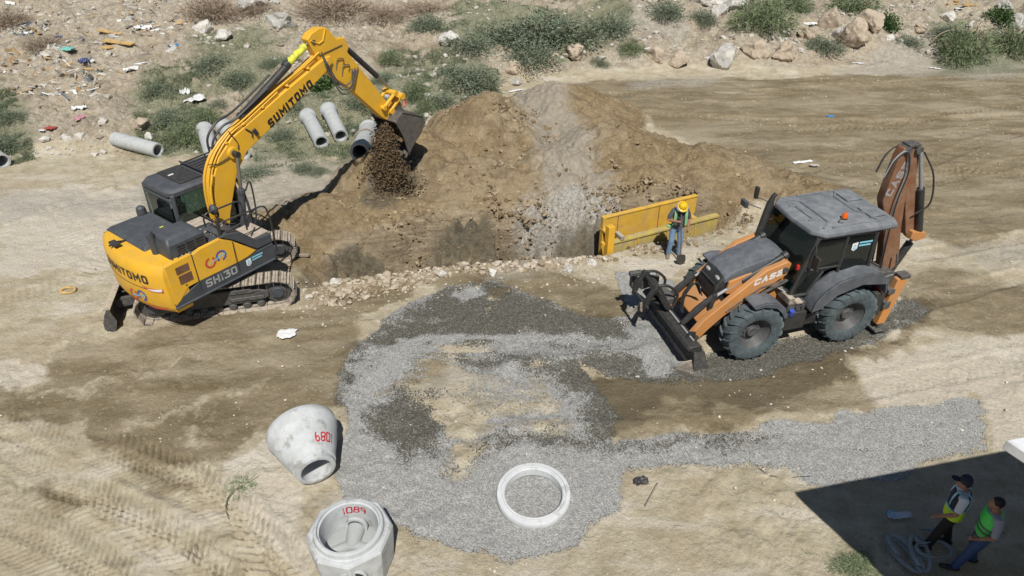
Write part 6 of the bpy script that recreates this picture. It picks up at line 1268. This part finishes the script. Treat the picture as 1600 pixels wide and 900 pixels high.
SH = [
 (735, 78, 60, 'grey', 'broad grey-green shrub just right of the white boulder at the top'), (790, 70, 75, 'grey', 'grey-green shrub second in the broad thicket at top centre'), (850, 62, 90, 'grey', 'tallest grey-green mound in the middle of the top thicket'), (905, 58, 80, 'grey', 'grey-green shrub near the right end of the top thicket'), (952, 50, 60, 'grey', 'grey-green shrub ending the thicket by the pale puddle'),
 (830, 90, 60, 'grey', 'low grey-green shrub at the front foot of the top thicket'), (670, 48, 60, 'grey', 'grey shrub between brown brush and white boulder'), (735, 130, 75, 'grey', 'large spiky grey-green shrub above the soil heap peak'), (750, 160, 45, 'grey', 'small grey-green shrub touching the left flank of the heap'), (700, 120, 40, 'grey', 'small shrub left of the large spiky shrub above the heap'), (935, 100, 34, 'grey', 'lone round grey-green shrub on the bank above the heap'),
 (455, 98, 34, 'grey', 'shrub hidden behind the arm cylinder of the excavator'), (428, 105, 34, 'grey', 'dark grey shrub left of the raised boom'), (245, 150, 50, 'grey', 'dry grey shrub above the lone concrete pipe'), (268, 190, 56, 'grey', 'grey-green shrub right of the beige boulder on the left'), (318, 190, 44, 'green', 'green clump directly behind the pipe bell left of the boom'), (290, 222, 60, 'green', 'wide green clump right behind the excavator cab roof'), (330, 105, 56, 'grey', 'pale grey shrub above the white slabs'), (372, 130, 56, 'grey', 'pale grey shrub left of the boom hoses'), (345, 165, 36, 'grey', 'small grey shrub left of the black arm hoses'),
 (512, 140, 52, 'leafy', 'dark green leafy bush framed under the boom apex'), (600, 128, 40, 'grey', 'dark shrub right of the stick'), (612, 95, 36, 'green', 'green shrub above the bucket cylinder'), (650, 150, 44, 'green', 'green shrub right of the bucket link'), (690, 165, 44, 'grey', 'grey shrub between bucket and heap'), (665, 175, 40, 'green', 'green clump just above the bucket back'),
 (560, 165, 46, 'grey', 'grey shrub under the stick above the right pipes'), (455, 170, 44, 'grey', 'grey shrub just under the boom lettering'), (440, 215, 40, 'grey', 'grey shrub left of the twin pipes'), (550, 205, 36, 'grey', 'small shrub between twin pipes and roped pipe'),
 (20, 185, 44, 'grey', 'grey-green shrub at the left edge above the pipe end'), (12, 228, 56, 'grey', 'low shrub right above the pipe end at the left edge'),
 (1190, 42, 90, 'green', 'bright green grassy clump at the top right of the boulders'), (1240, 22, 60, 'green', 'small bright green clump beside the grassy one at the top'), (1285, 78, 54, 'grey', 'grey-green shrub on the rubble bank above the road'), (1383, 45, 44, 'leafy', 'dark green leafy bush on the rubble bank'), (1330, 18, 70, 'green', 'pale green grass clump at the top edge right of centre'), (1415, 70, 44, 'grey', 'grey shrub right of the leafy bush'), (1480, 58, 44, 'grey', 'thin grey shrub left of the reddish rock'),
 (1575, 78, 64, 'green', 'green shrub at the right edge of the bank'), (1500, 92, 76, 'green', 'low green shrub under the bent hoop'), (1560, 32, 40, 'leafy', 'dark leafy bush in the top right corner'), (1040, 28, 60, 'grey', 'grey-green shrub left of the white boulder pile'), (1098, 35, 44, 'grey', 'grey shrub in front of the white boulder pile'), (985, 78, 30, 'green', 'small green tuft at the tip of the pale puddle'),
 (330, 30, 90, 'brush', 'wide dry brown brushwood pile at the top left'), (400, 22, 70, 'brush', 'dry brown brush right of the wide brushwood pile'), (520, 22, 90, 'brush', 'brown brush above the boom apex'), (600, 30, 70, 'brush', 'brown brush right of the boom apex'), (20, 40, 60, 'brush', 'brown brush in the top left corner'), (660, 20, 60, 'brush', 'brown brush beyond the grey shrub at the top'), (70, 75, 50, 'brush', 'dry brown tuft among the left litter'), (1330, 60, 40, 'brush', 'dry brush lying on the rubble bank'),
 (395, 275, 44, 'grey', 'flat grey weed patch right of the boom base'), (475, 268, 36, 'grey', 'small grey weed below the twin pipes'), (500, 270, 30, 'grey', 'tiny grey weed right of the small one under the twin pipes')]
for (a, b, c, k, lab) in SH: shrub(a, b + (4 if 690 < a < 990 and b < 100 else 0), c * (1.45 if 690 < a < 990 and b < 100 else 1.15), k, lab, .85 if k in ('grey', 'brush') else 1.0)
# the thin weed by the manhole parts
P = on(370, 770); Vv, Ff, Cc = blades(260, .28, .22, .10, .006, (.10, .17, .06), (.26, .36, .15), seed=33)
o = bpy.data.objects.new('weed', raw_mesh('weed', Vv, Ff, Cc, LFM)); col.objects.link(o); o.location = P + Vector((.05, .05, 0)); tag(o, 'thin green weed with a long bare stem on the bare sand, left of the cone', 'weed')
s_ = MB().tube(bez([(.05, .05, .08), (-.10, -.05, .05), (-.16, -.25, .02), (-.10, -.45, .02), (-.0, -.62, .02)], 4), [.008] * 17, 5).tube([(.1, .1, .1), (.28, .22, .2)], .006, 4).build('stem', MATS['dry_stem'], o)
P = on(1335, 888); o = bpy.data.objects.new('weed', MESHES['green'][0]); col.objects.link(o); o.location = P; o.scale = (.7, .5, .25); tag(o, 'low green weed at the bottom beside the shadow edge', 'weed')
# ground cover
def cover(name, n, polys, ln, wd, A, B):
    per = n // len(polys); Vs = []
    for pl in polys: Vs.append(scatter_px(per, pl, lambda x, y: np.clip(.25 + 2.4 * fbm(x, y, 1.1, 4, 240), .0, 1)))
    c = np.concatenate(Vs); n = len(c); d = rng.standard_normal((n, 3)) * .6 + np.array([0, 0, .7]); d /= np.linalg.norm(d, axis=1, keepdims=True); s = np.cross(d, rng.standard_normal((n, 3))); s /= np.linalg.norm(s, axis=1, keepdims=True)
    L_ = ln * rng.uniform(.4, 1.2, (n, 1)); V = np.stack([c, c + d * L_ * .5 + s * wd, c + d * L_, c + d * L_ * .5 - s * wd], 1).reshape(-1, 3)
    me = raw_mesh(name, V, np.arange(n * 4).reshape(-1, 4), np.repeat(tints(n, A, B), 4, 0), LFM); add_stuff(name, me)
cover('ground_weeds', 150000, [P2((390, 190), (440, 170), (560, 150), (640, 140), (670, 185), (640, 215), (560, 262), (450, 262), (400, 262)), P2((230, 150), (300, 120), (335, 180), (335, 240), (230, 245), (215, 215)), P2((600, 100), (700, 110), (780, 120), (775, 170), (640, 175)), P2((-20, 150), (30, 160), (60, 250), (-20, 265)),
     P2((690, 20), (985, 25), (985, 65), (930, 95), (850, 105), (790, 90), (710, 90))], .14, .009, (.09, .12, .065), (.26, .29, .19))
cover('far_weeds', 24000, [P2((1130, 60), (1150, 0), (1620, 0), (1620, 95), (1450, 95), (1200, 80)), P2((280, 130), (300, 60), (470, 60), (470, 130), (420, 190), (350, 190))], .13, .009, (.13, .15, .08), (.34, .37, .24))
cover('dry_grass', 60000, [P2((0, 60), (0, -10), (700, -10), (700, 60), (500, 70), (300, 60)), P2((0, 120), (60, 60), (330, 90), (420, 190), (200, 250), (60, 220)), P2((480, 60), (700, 70), (760, 120), (620, 130))], .12, .006, (.24, .19, .13), (.5, .42, .31))
# ---- litter spread over the tip at the top left
nl = 900; Pq = scatter_px(nl, P2((-60, 130), (-60, -10), (330, -10), (300, 60), (250, 130), (120, 150), z=.8), lambda x, y: np.clip(.1 + 2.2 * fbm(x, y, .6, 3, 260), .02, 1))
s1 = rng.standard_normal((nl, 3)) * [1, 1, .35]; s1 /= np.linalg.norm(s1, axis=1, keepdims=True); s2 = np.cross(s1, rng.standard_normal((nl, 3))); s2 /= np.linalg.norm(s2, axis=1, keepdims=True)
la = rng.uniform(.04, .32, (nl, 1)) ; lb = rng.uniform(.02, .09, (nl, 1)); Pq[:, 2] += .03; n3 = np.cross(s1, s2) * .02
q8 = [Pq + s1 * la * a + s2 * lb * b + n3 * c_ for a in (-1, 1) for b in (-1, 1) for c_ in (-1, 1)]; V = np.stack(q8, 1).reshape(-1, 3)
bf = np.array([(0, 1, 3, 2), (4, 6, 7, 5), (0, 4, 5, 1), (2, 3, 7, 6), (0, 2, 6, 4), (1, 5, 7, 3)]); F = (bf[None] + (np.arange(nl) * 8)[:, None, None]).reshape(-1, 4)
pal = np.array([(.72, .73, .72), (.6, .6, .58), (.5, .48, .44), (.36, .25, .14), (.5, .36, .2), (.1, .16, .22), (.22, .2, .18), (.66, .62, .55)]); add_stuff('mixed_litter', raw_mesh('mixed_litter', V, F, np.repeat(pal[rng.integers(0, 8, nl)], 8, 0), STM))
# ---- boulders
ROCKW = pmat('white_boulder_rock', (.62, .60, .56), .9, sc=2, var=.12, bump=.03, bsc=6, c2=(.45, .42, .37), c2sc=2); ROCKT = pmat('tan_boulder_rock', (.46, .38, .29), .9, sc=2, var=.2, bump=.03, bsc=6, c2=(.33, .27, .2), c2sc=3); ROCKG = pmat('grey_boulder_rock', (.42, .41, .38), .9, sc=2, var=.2, bump=.03, bsc=6, c2=(.55, .52, .47), c2sc=3)
RM = []
for s in range(6):
    g = np.random.default_rng(s + 50); b = bmesh.new(); bmesh.ops.create_icosphere(b, subdivisions=4, radius=.5)
    nn = [Vector(g.standard_normal(3)).normalized() for _ in range(11)]; dd = g.uniform(.26, .42, 11)
    for v in b.verts:
        for q, d in zip(nn, dd):
            e = v.co.dot(q) - d
            if e > 0: v.co -= q * e * .92
        v.co += v.co.normalized() * (.09 * mnoise.noise(v.co * 4 + Vector((s, 0, 0))) + .05 * mnoise.noise(v.co * 11 + Vector((0, s, 0))))
    me2 = bpy.data.meshes.new('boulder'); b.to_mesh(me2); b.free(); me2.polygons.foreach_set('use_smooth', [True] * len(me2.polygons)); me2.set_sharp_from_angle(angle=R(28)); RM.append(me2)
RMM = {}
def boulder(px, py, wpx, mat, label, hz_=.75, name='boulder', cat='boulder'):
    P = on(px, py); dep = P.y * _c - (P.z - CAM_H) * _s; dia = wpx * dep / FPX * 1.15; k = int(px + py) % 6
    if (k, mat.name) not in RMM: c = RM[k].copy(); c.materials.append(mat); RMM[(k, mat.name)] = c
    o = bpy.data.objects.new(name, RMM[(k, mat.name)]); col.objects.link(o); r_ = random.Random(px * 3 + py); o.scale = (dia, dia * r_.uniform(.75, 1), dia * hz_); o.rotation_euler = (r_.uniform(-.2, .2), r_.uniform(-.2, .2), r_.uniform(0, 6.28)); o.location = (P.x, P.y, P.z + dia * hz_ * .22)
    tag(o, label, cat)
for a in [(703, 68, 34, ROCKW, 'rounded white boulder between two shrubs near the top centre'), (1130, 100, 40, ROCKG, 'big pale boulder standing alone on the road bank', 1.0), (322, 50, 30, ROCKW, 'white boulder left of the pair above the boom'), (350, 60, 26, ROCKW, 'smaller white boulder right beside the white one at top left'), (440, 42, 44, ROCKG, 'grey boulder left of the boom apex'), (405, 10, 60, ROCKG, 'wide grey boulder at the top edge left of centre', .4),
          (223, 200, 30, ROCKT, 'beige boulder above the lone concrete pipe'), (233, 216, 16, ROCKW, 'small white rock just under the beige boulder'), (1100, 8, 38, ROCKW, 'white boulder at the left of the top boulder pile'), (1128, 4, 36, ROCKW, 'white boulder at the top of the boulder pile'), (1150, 16, 36, ROCKG, 'grey boulder at the right front of the boulder pile'), (1122, 22, 30, ROCKG, 'grey boulder at the front of the boulder pile'), (1163, 4, 34, ROCKW, 'white boulder at the far right of the boulder pile'), (1145, 36, 16, ROCKT, 'small tan rock below the boulder pile'),
          (1296, 40, 34, ROCKT, 'tan lump at the left of the rubble heap on the bank', 1.1), (1312, 52, 20, ROCKG, 'grey block leaning in the rubble heap on the bank', 1.4), (1335, 62, 40, ROCKT, 'reddish tan lump in the middle of the bank rubble', 1.0), (1360, 42, 44, ROCKT, 'wide tan lump behind the leafy bush on the bank'), (1388, 62, 16, ROCKW, 'small white round rock below the leafy bush'), (1480, 30, 22, ROCKW, 'small white rock in the top right weeds'), (1437, 48, 20, ROCKT, 'reddish rock right of the leafy bush'), (1565, 18, 30, ROCKG, 'grey rock near the top right corner'), (1592, 42, 36, ROCKG, 'grey rock cut by the right edge'), (1525, 60, 30, ROCKT, 'tan lump on the bank near the right edge'),
          (1013, 82, 14, ROCKW, 'small white stone below the pale puddle'), (1025, 92, 30, ROCKT, 'tan lump on the bank right of the small white stone'), (1060, 100, 34, ROCKT, 'tan lump left of the big lone boulder'), (900, 85, 34, ROCKT, 'tan lump under the right end of the thicket'), (862, 96, 26, ROCKT, 'tan lump under the middle of the thicket'), (805, 112, 30, ROCKT, 'tan lump right of the spiky shrub'), (808, 132, 18, ROCKG, 'small grey rock above the grey lobe of the heap'), (1180, 85, 38, ROCKT, 'tan lump right of the big lone boulder'), (1225, 88, 40, ROCKT, 'tan lump left of the bank shrub'), (1260, 60, 34, ROCKT, 'tan lump under the green clump'),
          (668, 155, 16, ROCKW, 'small white rock behind the bucket'), (770, 428, 16, ROCKW, 'angular white stone on the near edge of the trench'), (523, 442, 16, ROCKW, 'white stone at the left end of the trench rubble'), (483, 466, 10, ROCKW, 'small white stone near the excavator track'), (605, 432, 16, ROCKT, 'tan stone in the trench rubble'), (690, 430, 14, ROCKW, 'white stone in the middle of the trench rubble'), (925, 412, 16, ROCKW, 'white stone near the corner post of the trench box'), (890, 424, 18, ROCKG, 'grey stone left of the worker on the near trench edge'), (548, 452, 16, ROCKT, 'broken tan stone beside the white end stone')]: boulder(*a)
# ---- litter
def crumple(px, py, w_, h_, mat, label, name, cat, rot=0, amp=.06, lift=.02, seed=0, N=14):
    g = np.random.default_rng(seed + int(px)); P = on(px, py); V = []; F = []
    for j in range(N):
        for i in range(N):
            u, v = i / (N - 1) - .5, j / (N - 1) - .5; e = 1 + .25 * mnoise.noise(Vector((u * 4, v * 4, px)))
            z = amp * (1 + mnoise.noise(Vector((u * 6 + px, v * 6, py)))) * .7 + .5 * amp * abs(mnoise.noise(Vector((u * 14, v * 14, px))))
            V.append(Vector((u * w_ * e, v * h_ * e, z + lift)))
    F = [(j * N + i, j * N + i + 1, (j + 1) * N + i + 1, (j + 1) * N + i) for j in range(N - 1) for i in range(N - 1) if not (abs(i - N / 2 + .5) > N * .38 and abs(j - N / 2 + .5) > N * .38)]
    o = MB().add(V, F).build(name, mat, None, 0, 60, fix=False); o.location = P; o.rotation_euler = (0, 0, rot); s_ = o.modifiers.new('solid', 'SOLIDIFY'); s_.thickness = .008; tag(o, label, cat); return o
def plank(px, py, l, wd, th, rot, mat, label, name='plank', cat='plank', tilt_=.05):
    P = on(px, py); M = Matrix.Rotation(rot, 4, 'Z') @ Matrix.Rotation(tilt_, 4, 'Y'); o = MB().box((0, 0, 0), (l, wd, th)).build(name, mat, None, .004); o.matrix_basis = Matrix.Translation(P + Vector((0, 0, th / 2 + .04))) @ M; tag(o, label, cat); return o
PLW = pmat('white_plastic_sheet', (.74, .75, .75), .45, var=.06, bump=.01, bsc=12); PLT = pmat('teal_plastic', (.16, .45, .40), .5); PLB = pmat('blue_plastic', (.06, .25, .55), .5); PLD = pmat('dark_blue_bag', (.08, .10, .22), .5); PNK = pmat('pink_cloth', (.5, .25, .30), .8); RDC = pmat('red_litter', (.35, .06, .05), .7); WDY = pmat('yellow_board', (.62, .42, .16), .8, c2=(.4, .28, .14), c2sc=6); WDG = pmat('grey_wood', (.34, .29, .23), .9, c2=(.22, .18, .14), c2sc=6)
for a in [(300, 158, 1.0, .7, PLW, 'white crumpled sheet lying above the green weeds on the left', 'plastic_sheet', 'plastic sheet', .5, .12), (292, 148, .4, .8, PLW, 'narrow upright white sheet beside the larger crumpled one', 'plastic_sheet', 'plastic sheet', .2, .2), (224, 48, .9, .6, PLW, 'white bag in the litter at top left', 'plastic_bag', 'bag', .3, .2), (206, 112, .7, .3, PLW, 'white torn strip of plastic on the left slope', 'plastic_sheet', 'plastic sheet', .9, .15), (228, 102, .9, .16, PLW, 'long thin white plastic strip right of the torn one', 'plastic_sheet', 'plastic sheet', .6, .12),
          (103, 80, .8, .5, PLT, 'teal plastic bag on the left rubble', 'plastic_bag', 'bag', -.3, .15), (92, 62, .3, .4, PLD, 'small dark blue bag above the teal one', 'plastic_bag', 'bag', 0, .15), (133, 102, .4, .5, PLD, 'dark blue bag right of the yellow board', 'plastic_bag', 'bag', 0, .25), (273, 76, .35, .5, PLB, 'small blue rag on the slope left of the boom', 'rag', 'rag', 0, .15), (125, 172, .5, .3, PLW, 'white rag above the pink cloth', 'rag', 'rag', .2, .12), (126, 188, .3, .5, PNK, 'pink and white cloth on the left sand', 'cloth', 'cloth', .1, .12), (80, 203, .4, .25, RDC, 'small red rag on the left sand', 'rag', 'rag', 0, .08), (66, 206, .2, .12, PLW, 'tiny white scrap left of the red rag', 'scrap', 'scrap', 0, .05),
          (1297, 183, .28, .2, PLB, 'small blue scrap on the brown road', 'scrap', 'scrap', 0, .03), (1254, 255, .75, .14, PLW, 'long white scrap on the road above the backhoe cab', 'scrap', 'scrap', .25, .05), (1272, 260, .3, .16, ROCKG, 'grey scrap right of the long white one on the road', 'scrap', 'scrap', .1, .05), (1265, 42, .9, .4, PLW, 'white torn bag on the bank rubble', 'plastic_bag', 'bag', .2, .2), (1340, 100, .5, .1, PLW, 'thin white scrap at the foot of the bank', 'scrap', 'scrap', -.2, .04), (1460, 108, .5, .1, PLW, 'thin white scrap at the edge of the road, far right', 'scrap', 'scrap', -.4, .04), (1500, 14, .6, .25, PLW, 'white scrap beside the yellow boards', 'scrap', 'scrap', 0, .05),
          (448, 523, .42, .34, PLW, 'small heap of white powder on the damp track left of the gravel', 'powder_heap', 'powder', .1, .03), (1404, 808, .42, .13, WTEE, 'crumpled pale cloth with blue ends in the building shade', 'cloth', 'cloth', .1, .05), (1392, 806, .14, .14, LBL, 'blue end of the rag lying in the shade', 'rag', 'rag', .3, .04), (1001, 754, .26, .18, BLK, 'small tangle of black litter on the sand right of the ring', 'tangle', 'litter', .2, .05), (806, 143, .7, .12, PLW, 'white strip on the heap top', 'scrap', 'scrap', .5, .04), (660, 16, .8, .5, PLW, 'white sheet in the brown brush at the top', 'plastic_sheet', 'plastic sheet', .5, .1), (385, 2, .9, .6, PLW, 'white sheet at the very top left of centre', 'plastic_sheet', 'plastic sheet', .5, .1)]:
    crumple(*a[:7], a[7], a[8], a[9]) if False else crumple(a[0], a[1], a[2], a[3], a[4], a[5], a[6], a[7], a[8], a[9])
for a in [(172, 52, 1.5, .3, .05, -.4, WDY, 'yellow board lying in the litter, uppermost on the left'), (186, 68, 1.6, .35, .06, -.25, WDY, 'wider yellow board below the uppermost one'), (168, 76, .5, .5, .05, .9, WDY, 'short square yellow board below the wide one'), (86, 112, 1.0, .25, .05, -.5, WDY, 'yellow board left of the dark blue bag'), (143, 110, 1.1, .14, .05, .1, WDY, 'thin yellow board under the dark blue bag'), (120, 78, 1.2, .04, .04, 1.3, WDG, 'thin pale stick standing in the left litter'), (215, 40, 1.4, .12, .05, 1.1, WDG, 'dark plank leaning in the white litter at the top left'), (195, 62, .9, .12, .04, .1, PLW, 'white board beside the yellow boards'), (78, 150, .9, .18, .05, .25, PLW, 'white board on the left slope below the boards'),
          (1490, 8, 1.0, .12, .08, .3, WDY, 'yellow board at the top right, leftmost'), (1500, 4, 1.0, .12, .08, -.5, WDY, 'yellow board crossing the leftmost one at the top right'), (1515, 10, .9, .12, .08, .1, WDY, 'yellow board at the top right, rightmost'), (1018, 775, .62, .022, .022, 1.05, WDG, 'thin dark stick on the sand right of the ring'), (60, 170, .9, .1, .04, 1.5, WDG, 'grey stick upright on the left sand'), (470, 402, .5, .1, .05, .1, WDG, 'short weathered plank sticking out before the far track')]: plank(*a)
def ringish(px, py, r, t, mat, label, name, cat, ov=1.0):
    P = on(px, py); o = MB().tube([(r * math.cos(a), r * ov * math.sin(a), t + .01 * math.sin(3 * a)) for a in [2 * math.pi * k / 24 for k in range(25)]], t, 6).build(name, mat); o.location = P; tag(o, label, cat)
ringish(107, 455, .17, .035, MATS['yellow_board'], 'pale beige ring lying on the sand left of the excavator', 'hose_ring', 'ring', .8)
P = on(1490, 70); o = MB().tube([(1.1 * math.cos(a), .1, .75 * math.sin(a)) for a in [math.pi * k / 16 for k in range(17)]], .03, 5).build('wire_hoop', MATS['dusty_rope']); o.location = P; tag(o, 'thin bent wire hoop arching over the right bank weeds', 'hoop')
P = on(1215, 745); o = MB().tube(bez([(-.3, .2, .01), (-.15, .03, .02), (.1, -.05, .01), (.35, -.02, .02), (.6, -.0, .01)], 5), .006, 5).build('wire', BLK); o.location = P; tag(o, 'thin dark wire curling on the sand at the gravel edge', 'wire')
HOS = pmat('grey_fire_hose', (.30, .34, .36), .8, var=.2, sc=8)
P = on(1420, 870); random.seed(9)
for i, (cx_, cy_, ra, rb, r0, lab) in enumerate(((-.1, .02, .14, .36, .3, 'left loop of flat grey hose piled in the shade at the feet of the men'), (.12, .0, .12, .34, -.25, 'middle loop of flat grey hose in the pile in the shade'), (.36, -.02, .26, .18, .1, 'right tangled loop of grey hose in the pile in the shade'), (.42, .05, .2, .12, .5, 'smallest loop of grey hose on top of the tangle in the shade'))):
    pts = []
    for k in range(34):
        a = 2 * math.pi * k / 22 + i; q = Vector((cx_ + ra * math.cos(a) * (1 + .06 * k / 10), cy_ + rb * math.sin(a), .03 + .004 * k + .03 * i)); pts.append(q)
    m = MB(); m.loft([[p_ + Vector((0, 0, -.0)) + d for d in (Vector((-.028, 0, 0)), Vector((.028, 0, 0)), Vector((.028, 0, .022)), Vector((-.028, 0, .022)))] for p_ in pts]); o = m.build('fire_hose', HOS); o.location = P; o.rotation_euler = (0, 0, r0); tag(o, lab, 'hose')
